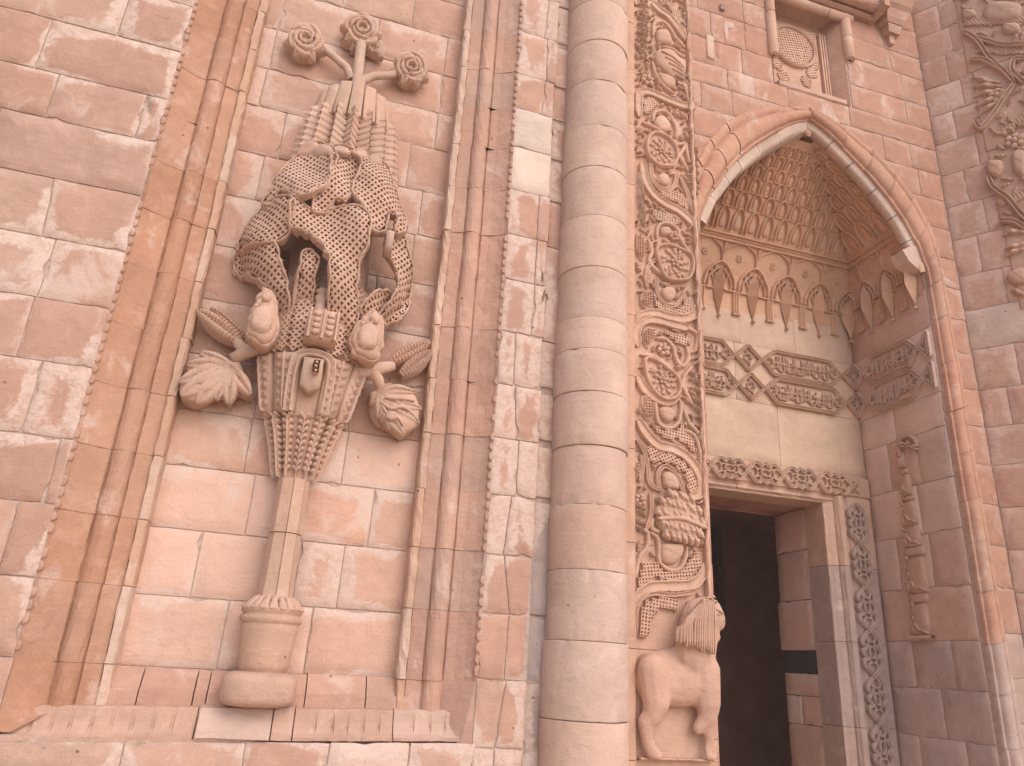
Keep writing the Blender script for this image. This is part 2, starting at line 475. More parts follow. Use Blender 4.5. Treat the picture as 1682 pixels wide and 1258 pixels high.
def blob(parent, name, caps, color, squash=(1, 1, 1), centre=(0, 0, 0), voxel=0.012, smooth=6, label=None):
    """one continuous surface grown from tapered limbs"""
    mb = MB()
    for p0, r0, p1, r1 in caps:
        a, b = np.array(p0, float), np.array(p1, float); n = max(2, int(np.linalg.norm(b-a)/0.02)+1)
        for i in range(n+1):
            t = i/n; c = a+(b-a)*t; r = r0+(r1-r0)*t
            V = []; F = []; S = 10
            for u in range(1, 7):
                for k in range(S):
                    th = pi*u/7; V.append((c[0]+r*squash[0]*sin(th)*cos(2*pi*k/S), c[1]+r*squash[1]*sin(th)*sin(2*pi*k/S), c[2]+r*squash[2]*cos(th)))
            for u in range(5):
                for k in range(S):
                    l = (k+1) % S; F.append((u*S+k, u*S+l, (u+1)*S+l, (u+1)*S+k))
            V.append((c[0], c[1], c[2]+r*squash[2])); V.append((c[0], c[1], c[2]-r*squash[2]))
            for k in range(S): F.append((k, (k+1) % S, len(V)-2)); F.append((5*S+(k+1) % S, 5*S+k, len(V)-1))
            mb.add(V, F, True)
    o = part(name, mb, parent, color, M_CARVE, label)
    md = o.modifiers.new('remesh', 'REMESH'); md.mode = 'VOXEL'; md.voxel_size = voxel
    ms = o.modifiers.new('smooth', 'SMOOTH'); ms.iterations = smooth; ms.factor = 0.5
    dg = bpy.context.evaluated_depsgraph_get(); ev = o.evaluated_get(dg)
    me = bpy.data.meshes.new_from_object(ev); o.modifiers.clear(); o.data = me
    me.polygons.foreach_set('use_smooth', [True]*len(me.polygons))
    if not me.materials: me.materials.append(M_CARVE)
    return o

T = {
 'vine': [[(2.133,6.249),(2.147,6.381),(2.216,6.426),(2.28,6.388),(2.327,6.31),(2.374,6.261),(2.418,6.23)],[(2.211,6.165),(2.291,6.175),(2.355,6.142),(2.411,6.134)],[(2.122,5.987),(2.148,5.879),(2.212,5.785),(2.312,5.73)],[(2.036,5.383),(2.122,5.368),(2.219,5.322),(2.3,5.238),(2.343,5.152),(2.408,5.048)],[(2.122,5.418),(2.138,5.5),(2.215,5.541),(2.276,5.5),(2.319,5.394),(2.302,5.322)],[(2.393,5.29),(2.344,5.185),(2.274,5.083)],[(2.316,5.259),(2.385,5.288),(2.398,5.217),(2.418,5.124)],[(2.099,5.05),(2.105,4.908),(2.158,4.844),(2.239,4.842),(2.292,4.904),(2.309,5.012)],[(2.331,4.994),(2.38,4.872),(2.427,4.728),(2.468,4.63)],[(2.141,4.418),(2.153,4.518),(2.218,4.56),(2.297,4.531),(2.331,4.442),(2.393,4.367)],[(2.074,4.395),(2.101,4.299),(2.079,4.222),(2.127,4.169),(2.175,4.137)],[(2.142,4.258),(2.072,4.178),(2.057,4.075),(2.063,4.007)],[(2.129,4.098),(2.138,3.981),(2.191,3.917),(2.267,3.918),(2.325,3.993),(2.347,4.047)],[(2.126,3.652),(2.193,3.658),(2.246,3.608),(2.277,3.509),(2.324,3.491),(2.36,3.557),(2.349,3.641)],[(2.36,3.77),(2.435,3.737),(2.417,3.627),(2.361,3.596)],[(2.009,3.513),(2.111,3.518),(2.189,3.474),(2.268,3.398),(2.319,3.33),(2.376,3.225)],[(2.392,3.503),(2.328,3.421),(2.306,3.34)],[(2.107,3.233),(2.115,3.16),(2.136,3.066),(2.207,3.043),(2.273,3.092),(2.295,3.188),(2.29,3.25)],[(2.31,3.043),(2.382,3.023),(2.421,2.925),(2.426,2.807)],[(2.315,3.191),(2.351,3.098),(2.409,3.045),(2.451,2.954)],[(2.129,2.648),(2.125,2.745),(2.176,2.792),(2.238,2.76),(2.275,2.695),(2.298,2.629)],[(1.983,2.936),(2.033,2.86),(2.05,2.776),(2.068,2.669),(2.154,2.634)],[(2.014,2.846),(2.019,2.754),(2.0,2.672)],[(2.076,2.615),(2.075,2.487),(2.041,2.39)],[(2.09,2.461),(2.077,2.4),(2.131,2.383)],[(2.058,2.376),(2.112,2.349),(2.124,2.291),(2.125,2.211),(2.187,2.167),(2.26,2.181),(2.299,2.249),(2.313,2.315)],[(1.993,2.38),(2.049,2.375),(2.046,2.289),(2.003,2.232),(1.98,2.166),(1.968,2.093)],[(1.971,1.78),(1.971,1.92),(2.012,1.994),(2.086,2.024),(2.216,2.026),(2.349,2.053)]],
 'band': [[(2.129,6.591),(2.202,6.532),(2.274,6.501),(2.346,6.422),(2.417,6.324)],[(2.01,5.427),(2.011,5.623),(2.065,5.675),(2.141,5.674),(2.264,5.653),(2.373,5.644),(2.468,5.665),(2.477,5.712)],[(2.339,5.854),(2.395,5.864),(2.432,5.786),(2.445,5.693)],[(2.033,5.031),(2.054,4.879),(2.114,4.778),(2.207,4.718),(2.308,4.69),(2.395,4.635),(2.452,4.58),(2.457,4.529)],[(1.98,3.739),(2.034,3.803),(2.122,3.834),(2.224,3.827),(2.341,3.837),(2.419,3.887),(2.443,3.961)],[(1.993,3.568),(1.98,3.67),(2.027,3.759),(2.128,3.786),(2.25,3.776),(2.367,3.772)],[(1.992,3.363),(2.036,3.283),(2.113,3.233),(2.204,3.223),(2.278,3.285)],[(1.99,3.068),(2.046,2.986),(2.128,2.921),(2.229,2.911),(2.318,2.876),(2.387,2.808),(2.423,2.736),(2.42,2.666),(2.387,2.634),(2.336,2.63)],[(1.967,1.94),(1.99,2.003),(2.037,2.042),(2.102,2.065),(2.257,2.081),(2.355,2.105),(2.419,2.174),(2.428,2.228)]],
 'bud': [[(2.17,6.324),(2.255,6.355),(2.294,6.298),(2.297,6.224),(2.236,6.202),(2.176,6.199),(2.161,6.259)],[(2.167,5.886),(2.246,5.894),(2.323,5.858),(2.298,5.787),(2.22,5.788)],[(2.145,5.459),(2.199,5.497),(2.259,5.452),(2.269,5.388),(2.219,5.347),(2.159,5.354),(2.133,5.396)],[(2.16,4.947),(2.205,4.975),(2.248,4.948),(2.24,4.89),(2.195,4.87),(2.159,4.892)],[(2.171,4.507),(2.232,4.53),(2.253,4.49),(2.238,4.464),(2.173,4.452)],[(2.162,4.0),(2.201,4.051),(2.257,4.056),(2.28,4.018),(2.254,3.957),(2.199,3.946)],[(2.138,3.164),(2.184,3.189),(2.242,3.174),(2.247,3.119),(2.207,3.076),(2.156,3.099)],[(2.153,2.743),(2.2,2.766),(2.25,2.732),(2.27,2.663),(2.211,2.652),(2.167,2.659)],[(2.133,2.308),(2.203,2.323),(2.289,2.323),(2.278,2.257),(2.212,2.198),(2.14,2.213)]],
 'fold': [[(2.155,6.108),(2.275,6.17),(2.37,6.11),(2.422,6.091),(2.41,5.959),(2.332,5.869),(2.207,5.935),(2.153,5.989)]],
 'flower': [[(2.081,5.794),(2.135,5.813)],[(2.274,4.465),(2.303,4.472)],[(2.175,3.582),(2.225,3.591)],[(2.003,2.562),(2.033,2.566)]],
 'spray': [[(2.108,6.525),(2.0,6.532)],[(2.104,6.451),(2.0,6.464)],[(2.1,6.378),(2.0,6.397)],[(2.096,6.306),(1.999,6.331)],[(2.093,6.234),(1.999,6.265)],[(2.089,6.163),(1.999,6.2)],[(2.085,6.093),(1.998,6.135)],[(2.081,6.023),(1.998,6.071)],[(2.461,6.66),(2.379,6.728)],[(2.458,6.58),(2.368,6.644)],[(2.455,6.501),(2.358,6.562)],[(2.453,6.423),(2.348,6.48)],[(2.416,5.297),(2.499,5.246)],[(2.408,5.228),(2.5,5.182)],[(2.4,5.16),(2.5,5.118)],[(2.391,5.092),(2.501,5.054)],[(2.383,5.025),(2.502,4.991)],[(2.375,4.958),(2.502,4.929)],[(2.407,5.007),(2.489,4.965)],[(2.412,4.929),(2.485,4.869)],[(2.451,5.4),(2.382,5.439)],[(2.495,5.337),(2.425,5.316)],[(2.007,4.936),(2.053,4.754)],[(2.007,4.866),(2.052,4.696)],[(2.006,4.796),(2.052,4.639)],[(2.006,4.726),(2.051,4.582)],[(2.006,4.658),(2.051,4.526)],[(2.005,4.59),(2.05,4.47)],[(2.357,3.465),(2.465,3.444)],[(2.361,3.404),(2.462,3.379)],[(2.366,3.344),(2.459,3.315)],[(2.371,3.284),(2.457,3.251)],[(2.376,3.225),(2.454,3.187)],[(2.46,3.661),(2.381,3.587)],[(2.458,3.614),(2.38,3.54)],[(2.456,3.567),(2.378,3.494)],[(2.395,3.204),(2.463,3.24)],[(2.393,3.147),(2.46,3.164)],[(2.391,3.091),(2.457,3.089)],[(2.389,3.036),(2.454,3.015)],[(1.963,2.546),(2.042,2.505)],[(1.963,2.499),(2.041,2.461)],[(1.963,2.453),(2.041,2.418)],[(1.963,2.407),(2.04,2.374)],[(2.416,2.402),(2.412,2.314)],[(2.427,2.515),(2.417,2.435)]],
 'lattice': [[(2.285,6.593),(2.352,6.648),(2.414,6.505),(2.449,6.307),(2.408,6.292),(2.346,6.422)],[(2.041,5.598),(2.125,5.634),(2.17,5.588),(2.116,5.511),(2.07,5.446)],[(2.158,4.821),(2.305,4.852),(2.393,4.805),(2.39,4.703),(2.303,4.75),(2.208,4.764)],[(2.098,4.628),(2.198,4.646),(2.328,4.611),(2.298,4.558),(2.204,4.564),(2.133,4.569)],[(2.123,3.937),(2.198,3.897),(2.281,3.9),(2.338,3.954),(2.346,3.997),(2.408,3.968),(2.421,3.922),(2.335,3.856),(2.197,3.835),(2.129,3.89)],[(2.154,3.731),(2.221,3.71),(2.344,3.707),(2.373,3.766),(2.356,3.649),(2.301,3.632),(2.274,3.647)],[(2.091,3.053),(2.142,3.024),(2.258,3.035),(2.298,3.078),(2.317,3.038),(2.374,3.004),(2.39,2.897),(2.34,2.944),(2.257,2.981),(2.167,2.974),(2.11,3.014)],[(2.052,2.91),(2.114,2.883),(2.228,2.875),(2.304,2.827),(2.379,2.754),(2.394,2.663),(2.33,2.644),(2.308,2.769),(2.252,2.808),(2.164,2.82),(2.063,2.806)],[(2.015,2.196),(2.104,2.215),(2.139,2.154),(2.187,2.148),(2.26,2.165),(2.317,2.234),(2.361,2.276),(2.403,2.237),(2.382,2.181),(2.331,2.113),(2.174,2.095),(2.097,2.125),(2.02,2.036),(1.979,2.017),(1.991,2.09)],[(1.994,1.906),(2.04,1.98),(2.132,2.007),(2.253,1.997),(2.223,1.938),(2.122,1.947),(2.075,1.888),(2.056,1.786),(2.002,1.775),(1.989,1.835)]],
 'medal': [[(2.068,5.211),(2.121,5.301),(2.211,5.303),(2.285,5.25),(2.313,5.16),(2.281,5.061),(2.206,5.032),(2.132,5.035),(2.074,5.099)],[(2.129,4.32),(2.207,4.375),(2.293,4.366),(2.392,4.338),(2.411,4.254),(2.379,4.153),(2.286,4.111),(2.195,4.113),(2.155,4.196)],[(2.038,3.479),(2.104,3.491),(2.189,3.448),(2.267,3.391),(2.285,3.324),(2.251,3.255),(2.172,3.23),(2.101,3.269),(2.05,3.354)]],
 'pod': [[(1.99,4.433),(2.039,4.408),(2.063,4.319),(2.037,4.213),(2.003,4.233),(1.979,4.321)],[(2.015,3.962),(2.056,3.992),(2.103,3.946),(2.102,3.891),(2.055,3.848),(2.011,3.879)],[(2.027,3.706),(2.094,3.732),(2.134,3.713),(2.119,3.664),(2.072,3.622),(2.065,3.562),(2.026,3.613)],[(2.017,3.236),(2.075,3.252),(2.099,3.169),(2.092,3.083),(2.047,3.07),(2.01,3.137)],[(1.964,2.84),(1.995,2.797),(2.001,2.718),(1.982,2.676),(1.961,2.724)]],
 'fmedal': [[(2.103,2.501),(2.159,2.586),(2.247,2.625),(2.347,2.596),(2.395,2.523),(2.392,2.433),(2.364,2.353),(2.277,2.333),(2.192,2.357),(2.113,2.414)]],
 'lion': [[(1.975,1.697),(2.136,1.706),(2.282,1.746),(2.348,2.012),(2.463,2.021),(2.517,1.943),(2.501,1.814),(2.442,1.771),(2.442,1.472),(2.396,1.352),(2.275,1.51),(2.298,1.393),(2.34,1.292),(2.38,1.179),(1.984,1.675),(2.008,1.418),(1.965,1.359),(1.981,1.24),(2.04,1.172),(2.074,1.173),(2.051,1.348),(2.131,1.43),(2.112,1.393),(2.281,1.399)]],
 'cart': [[(3.59,4.695),(3.82,4.701),(3.946,4.565),(3.907,4.464),(3.581,4.448)],[(3.957,4.567),(4.1,4.715),(4.249,4.588),(4.172,4.448),(4.094,4.445)],[(4.282,4.572),(4.417,4.698),(5.066,4.711),(5.194,4.57),(5.095,4.445),(4.419,4.427)],[(3.643,4.397),(3.86,4.404),(3.962,4.267),(3.89,4.154),(3.632,4.132)],[(3.984,4.281),(4.114,4.406),(4.26,4.276),(4.173,4.139),(4.086,4.155)],[(4.294,4.281),(4.393,4.391),(5.103,4.404),(5.241,4.267),(5.132,4.144),(4.417,4.131)]],
 'carth': [[(5.217,4.563),(5.367,4.687),(5.375,4.47)],[(5.252,4.258),(5.4,4.377),(5.416,4.135)]],
 'cartS': [[(5.739,4.593),(5.558,4.737),(5.129,4.716),(4.996,4.572),(5.137,4.421),(5.582,4.433)],[(5.704,4.268),(5.588,4.397),(5.14,4.404),(4.999,4.266),(5.103,4.137),(5.595,4.132)]],
 'cartSh': [[(5.872,4.72),(5.739,4.593),(5.873,4.456)],[(5.854,4.411),(5.715,4.271),(5.819,4.153)],[(4.996,4.572),(4.873,4.691),(4.875,4.454)],[(4.999,4.266),(4.89,4.373),(4.848,4.12)]],
 'fig': [[(5.385,3.782),(5.257,3.783),(5.135,3.667),(5.181,3.629),(5.314,3.696),(5.364,3.523),(5.315,3.446),(5.299,3.183),(5.284,2.928),(5.266,2.696),(5.224,2.557),(5.238,2.324),(5.295,2.005),(5.502,2.007),(5.517,2.265),(5.511,2.537),(5.472,2.703),(5.474,2.876),(5.441,3.192),(5.414,3.417),(5.402,3.616)]],
 'arch_in': [[(3.013,5.304),(3.055,5.646),(3.293,5.832),(3.636,6.244),(4.138,6.512),(4.255,6.603),(4.316,6.565),(4.616,6.329),(4.934,6.065),(5.079,5.844),(5.196,5.598),(5.458,5.629),(5.405,5.327),(5.235,5.299),(5.065,5.464)]],
 'arch_out': [[(3.008,5.895),(3.289,6.121),(3.527,6.427),(3.788,6.618),(4.073,6.729),(4.324,6.853),(4.581,6.771),(4.776,6.714),(5.091,6.531),(5.291,6.338),(5.458,6.093),(5.579,5.861),(5.61,5.528),(5.624,5.121)]],
 'roll_in': [[(4.314,6.758),(4.518,6.614),(4.73,6.361),(4.95,6.178),(5.135,5.923),(5.294,5.791),(5.374,5.599),(5.442,5.345),(5.444,4.983)]],
 'ledge': [[(3.476,5.734),(4.747,5.768),(5.224,5.809)]],
 'pend': [[(3.769,5.026),(4.162,5.019),(4.533,5.028),(4.936,5.03)]],
 'pendtop': [[(3.686,5.616),(4.085,5.572),(4.523,5.612),(4.874,5.586)]],
 'slots': [[(3.633,5.883),(3.917,5.886),(4.139,5.873),(4.368,5.905),(4.618,5.874),(4.855,5.907)]],
 'lintel': [[(3.61,3.475),(5.274,3.5),(5.087,3.289),(3.602,3.28)]],
 'frieze_v': [[(5.095,3.209),(5.231,3.225),(5.135,2.083),(5.264,2.092),(5.153,0.951),(5.238,0.952)]],
 'win': [[(3.852,8.13),(3.946,8.166),(3.797,7.39),(3.926,7.435),(4.775,8.256),(4.907,8.305),(4.731,7.659),(4.884,7.8),(3.97,8.146),(4.782,8.197),(3.942,7.797),(4.537,7.838),(3.995,7.06),(4.619,7.051),(4.467,7.201)]],
 'winback': [[(4.162,8.125),(4.773,8.163),(4.699,7.493),(4.051,7.565),(4.373,8.049),(4.18,7.86),(4.609,7.801),(4.4,7.612)]],
 'corbel': [[(5.259,8.465),(5.673,8.531),(5.591,8.391),(5.516,8.285),(5.307,8.042),(5.226,8.147),(4.706,8.057),(5.187,8.072)]],
 'Cprobe': [[(-0.012,8.44),(0.028,4.943),(0.533,8.545),(0.329,5.004),(0.991,8.254),(0.464,4.905),(0.046,2.249),(-0.003,4.9),(0.464,4.905),(0.129,7.456),(-0.296,1.709)]],
 'Cleaf': [[(0.64,8.29),(0.696,8.373),(0.829,8.323),(0.964,8.172),(0.921,8.035),(0.778,8.056),(0.642,8.154)],[(0.468,8.413),(0.572,8.349),(0.571,8.265),(0.461,8.281)],[(0.375,5.214),(0.471,5.265),(0.534,5.233),(0.513,5.096),(0.411,5.125)]],
 'Cvine': [[(0.431,8.146),(0.537,7.952),(0.606,7.685),(0.699,7.461),(0.762,7.274)],[(0.442,7.744),(0.552,7.683),(0.657,7.531),(0.699,7.461)],[(0.378,6.992),(0.415,6.884),(0.498,6.95),(0.573,7.035),(0.649,7.134),(0.762,7.274)],[(0.927,7.68),(0.735,7.773),(0.551,7.976)],[(0.881,7.518),(0.804,7.545),(0.765,7.426),(0.837,7.235)],[(0.396,6.312),(0.418,6.171),(0.508,6.021),(0.579,5.826),(0.637,5.695)],[(0.413,5.795),(0.517,5.751),(0.592,5.656)]],
 'Cspray': [[(0.648,7.333),(0.434,7.539)],[(0.651,7.285),(0.425,7.409)],[(0.654,7.237),(0.415,7.281)],[(0.658,7.19),(0.406,7.154)],[(0.661,7.143),(0.396,7.029)],[(0.567,5.502),(0.409,5.499)],[(0.557,5.438),(0.395,5.409)],[(0.583,5.605),(0.409,5.636)],[(0.484,4.975),(0.382,5.067)]],
 'Cbud': [[(0.774,8.026),(0.9,7.966),(0.894,7.858),(0.777,7.91)],[(0.411,6.484),(0.53,6.434),(0.523,6.319),(0.473,6.266),(0.4,6.34)],[(0.622,6.499),(0.72,6.471),(0.679,6.212),(0.608,6.27)]],
 'vineleaf': [[(-0.443,3.079),(-0.493,3.101),(-0.599,3.092),(-0.573,3.025),(-0.639,3.023),(-0.648,2.981),(-0.615,2.946),(-0.662,2.918),(-0.665,2.868),(-0.641,2.813),(-0.577,2.798),(-0.521,2.822),(-0.477,2.874),(-0.433,2.876),(-0.395,2.812),(-0.399,2.861),(-0.423,2.918),(-0.356,2.898),(-0.29,2.884),(-0.326,2.934),(-0.36,3.021),(-0.388,3.078)]],
 'branch': [[(-0.433,3.075),(-0.37,3.134),(-0.295,3.185)]],
 'pineleaf': [[(-0.675,3.335),(-0.645,3.368),(-0.59,3.368),(-0.392,3.255),(-0.376,3.215),(-0.419,3.143),(-0.496,3.161),(-0.627,3.274)]],
 'birdL': [[(-0.34,3.401),(-0.32,3.449),(-0.269,3.416),(-0.232,3.306),(-0.211,3.205),(-0.248,3.126),(-0.323,3.143),(-0.358,3.167),(-0.365,3.259),(-0.356,3.334)]],
 'castle': [[(-0.069,3.317),(-0.035,3.344),(0.086,3.358),(0.104,3.224),(-0.072,3.159),(-0.059,3.502),(0.006,3.515),(-0.019,3.488),(0.038,3.359),(-0.055,3.163),(0.096,3.149)]],
 'birdR': [[(0.25,3.403),(0.286,3.432),(0.345,3.355),(0.343,3.204),(0.322,3.136),(0.213,3.159),(0.18,3.259),(0.207,3.35)]],
 'pineleafR': [[(0.423,3.286),(0.448,3.336),(0.609,3.423),(0.677,3.39),(0.673,3.32),(0.565,3.132),(0.492,3.131),(0.427,3.253)]],
 'acanthus': [[(0.337,3.012),(0.383,3.041),(0.48,3.079),(0.596,3.044),(0.635,2.964),(0.636,2.858),(0.553,2.778),(0.478,2.824),(0.416,2.846),(0.345,2.95)]],
 'branchR': [[(0.287,3.122),(0.353,3.155),(0.44,3.203)],[(0.325,3.139),(0.375,3.061)]],
 'body': [[(-0.284,3.098),(-0.243,2.933),(-0.163,2.778),(0.213,2.836),(0.283,3.032),(0.282,3.116),(0.143,3.144),(-0.123,3.149),(-0.128,3.127),(-0.076,2.792),(0.144,3.134),(0.096,2.808)]],
 'tablet': [[(-0.033,3.094),(0.049,3.108),(0.039,2.923),(-0.025,2.923)]],
 'trump': [[(-0.162,2.769),(0.205,2.825)],[(-0.091,2.459),(0.108,2.455)]],
 'stem': [[(-0.076,2.458),(0.084,2.478),(0.031,2.179),(-0.076,2.161),(0.075,2.162),(-0.076,1.839),(0.091,1.839)]],
 'vase': [[(-0.131,1.781),(0.137,1.801),(-0.153,1.728),(0.133,1.735),(-0.124,1.528),(0.107,1.522),(0.119,1.529)]],
 'cushion': [[(-0.184,1.423),(-0.141,1.491),(0.137,1.493),(0.166,1.408),(0.135,1.346),(-0.136,1.33)]],
 'rosettes': [[(-0.371,5.411),(-0.038,5.632),(0.323,5.409)]],
 'rosstem': [[(-0.014,5.173),(-0.036,5.5)],[(-0.075,5.327),(-0.224,5.433)],[(0.029,5.257),(0.209,5.371)]],
 'crown': [[(-0.236,4.995),(-0.166,5.043),(-0.024,5.149),(0.091,5.07),(0.212,5.009),(0.222,4.979),(-0.254,4.779),(0.249,4.631),(-0.277,4.478),(-0.298,4.578),(0.066,4.454)]],
 'latL': [[(-0.269,4.383),(-0.358,4.269),(-0.364,4.167),(-0.475,3.942),(-0.459,3.918)],[(-0.535,3.771),(-0.52,3.661),(-0.451,3.61),(-0.322,3.517),(-0.324,3.472),(-0.29,3.382)]],
 'latR': [[(0.224,4.477),(0.32,4.306),(0.406,4.092)],[(0.409,3.95),(0.489,3.799),(0.49,3.588),(0.4,3.466),(0.33,3.452),(0.198,3.24)]],
 'void1': [[(-0.36,4.068),(-0.316,4.08),(-0.225,4.019),(-0.219,3.979),(-0.327,4.007),(-0.358,3.985)]],
 'void2': [[(-0.029,4.048),(0.023,4.061),(0.034,4.114),(0.14,4.04),(0.176,3.95),(0.093,4.029),(0.027,3.984),(-0.019,3.973)]],
 'void3': [[(0.291,4.064),(0.327,4.073),(0.335,3.946),(0.312,3.94)]],
 'void4': [[(-0.327,3.717),(-0.26,3.779),(-0.151,3.77),(-0.032,3.693),(0.005,3.576),(-0.06,3.551),(-0.036,3.39),(-0.131,3.2),(-0.149,3.196),(-0.203,3.542),(-0.258,3.643)]],
 'void5': [[(0.164,3.891),(0.285,3.92),(0.31,3.794),(0.379,3.739),(0.382,3.623),(0.311,3.528),(0.223,3.431),(0.165,3.565),(0.165,3.726)]],
 'scallL': [[(-1.074,5.331),(-1.091,4.561),(-1.106,3.879)]],
}

# ================================================================ GROUND
mb = MB(); mb.add([(-34,-40,0),(34,-40,0),(34,28,0),(-34,28,0)], [(0,1,2,3)], False)
structure('courtyard_ground', mb, M_GROUND)

def mortar(parent, mp, poly, d=-0.008, name='mortar_bed'):
    m_ = MB(); m_.add([mp(u, v, d) for u, v in poly], [tuple(range(len(poly)))], False)
    return part(name, m_, parent, BUFF, M_MORTAR)

# ================================================================ LEFT WALL (front plane y = 4.0)
FA = front(4.0)
XS = 1.06                         # outer edge of the panel moulding, both sides
wl = thing('ashlar_wall', (-2.2, 4.0, 0), 'rosy ashlar wall with whitish lime along its joints, left of the panel moulding', 'wall')
mortar(wl, FA, [(-4.2, 0), (-XS, 0), (-XS, 7.6), (-4.2, 7.6)])
wallcol = lambda: sc(pick((PINK, 4), (ROSE, 4), (BUFF, 1.5), (GREY, 1)), 0.92)
rows = [(0.05, 0.45), (0.45, 0.83), (0.83, 1.185), (1.185, 1.50), (1.50, 1.845), (1.845, 2.185), (2.185, 2.505), (2.505, 2.885), (2.885, 3.22), (3.22, 3.565),
        (3.565, 3.925), (3.925, 4.29), (4.29, 4.60), (4.60, 4.965), (4.965, 5.33), (5.33, 5.7), (5.7, 6.05), (6.05, 6.4), (6.4, 6.8), (6.8, 7.2), (7.2, 7.6)]
cutsL = {4: [-1.75], 5: [-1.72, -1.22], 6: [-1.70, -1.115], 7: [-1.295], 8: [-1.415], 9: [-1.405], 10: [(-1.47, -1.50)], 11: [-1.85], 12: [-1.64, -1.175], 13: [-1.77], 14: [-1.42]}
for i, (z0, z1) in enumerate(rows):
    mid = cutsL.get(i)
    if mid is None: mid = [random.uniform(-1.75, -1.35)]
    first = mid[0][0] if isinstance(mid[0], tuple) else mid[0]
    far = cut_range(-4.2, first)[:-1]
    course(wl, FA, z0, z1, far+list(mid)+[-XS-0.004], wallcol)

TILT = 0.026                      # the sill has settled towards the left
# the wall below the panel
wb = thing('ashlar_wall', (0, 4.0, 0), 'pale worn course of blocks directly under the tree panel sill', 'wall')
mortar(wb, FA, [(-XS, 0), (XS, 0), (XS, 1.19), (-XS, 1.19)])
pale_c = lambda: pick((BUFF, 3), (PALE, 2.5), (PINK, 2), (GREY, 1))
for a, b in zip([-XS, -0.54, -0.025, 0.36, 0.745], [-0.54, -0.025, 0.36, 0.745, XS+0.02]): stone(wb, FA, [(a, 0.83), (b, 0.83), (b, 1.187+TILT*b), (a, 1.187+TILT*a)], 0.1, pale_c())
course(wb, FA, 0.45, 0.83, cut_range(-XS, XS), pale_c)
course(wb, FA, 0.03, 0.45, cut_range(-XS, XS), pale_c)

# ================================================================ PANEL BACK WALL (y = 4.22)
FP = front(4.22)
wp = thing('ashlar_wall', (0, 4.22, 1.4), 'recessed panel wall of large smooth blocks behind the carved tree', 'wall')
mortar(wp, FP, [(-0.74, 1.3), (0.76, 1.3), (0.76, 7.6), (-0.74, 7.6)])
PR = [(1.30, 1.485), (1.485, 1.82), (1.82, 2.155), (2.155, 2.487), (2.487, 2.80), (2.80, 3.13), (3.13, 3.472), (3.472, 3.83), (3.83, 4.185), (4.185, 4.52), (4.52, 4.88), (4.88, 5.19), (5.19, 5.53), (5.53, 5.885), (5.885, 6.22), (6.22, 6.6), (6.6, 7.0), (7.0, 7.6)]
PC = {0: [-0.4, 0.42], 1: [-0.225, 0.20], 2: [-0.415, 0.09, 0.32], 3: [-0.205, 0.0, 0.445], 4: [-0.27, 0.0, 0.255], 5: [-0.27, 0.25], 6: [-0.30, 0.35], 7: [-0.2, 0.3], 8: [-0.45, 0.5], 9: [-0.5, 0.52], 10: [-0.42, 0.40], 11: [(-0.60, -0.595), 0.0, 0.565], 12: [-0.585, 0.02, 0.566], 13: [-0.58, 0.075, 0.57], 14: [-0.2, 0.3], 15: [0.1]}
pc_low = lambda: sc(pick((BUFF, 4), (PALE, 4), (PINK, 2)), 1.22); pc_hi = lambda: pick((PINK, 3), (BUFF, 2.5), (ROSE, 1.2)); pc_mid = lambda: pick((MAUVE, 2), (PINK, 2.5), (ROSE, 1.5))
for i, (z0, z1) in enumerate(PR):
    cc = pc_low if z1 < 3.0 else (pc_mid if z1 < 4.6 else pc_hi)
    course(wp, FP, z0, z1, [-0.74]+PC.get(i, [0.1])+[0.76], cc, thick=0.06, lime=1.0 if z1 < 3.2 else 0.7)

# ================================================================ PANEL MOULDINGS
# u inwards from the outer edge, d into the wall
MP_ = [(-0.02, 0.10), (0.0, 0.004), (0.012, 0.022), (0.05, 0.050), (0.10, 0.078), (0.146, 0.092), (0.153, 0.104)] + \
      [(0.205-0.052*cos(t), 0.112-0.046*sin(t)) for t in np.linspace(0.12, pi-0.12, 9)] + \
      [(0.258, 0.114), (0.266, 0.104), (0.343, 0.128), (0.343, 0.20), (0.30, 0.30)]
RIM_ = [(0.346, 0.25), (0.347, 0.112), (0.352, 0.107), (0.378, 0.110), (0.388, 0.118), (0.391, 0.130), (0.393, 0.232), (0.36, 0.30)]
mz = [1.285, 1.49, 1.845, 2.17, 2.50, 2.83, 3.17, 3.52, 3.87, 4.20, 4.54, 4.88, 5.22, 5.55, 5.9, 6.3, 6.7, 7.1, 7.6]
mouldings = []  # warm and cool light painted in: left moulding orange, right one greyish
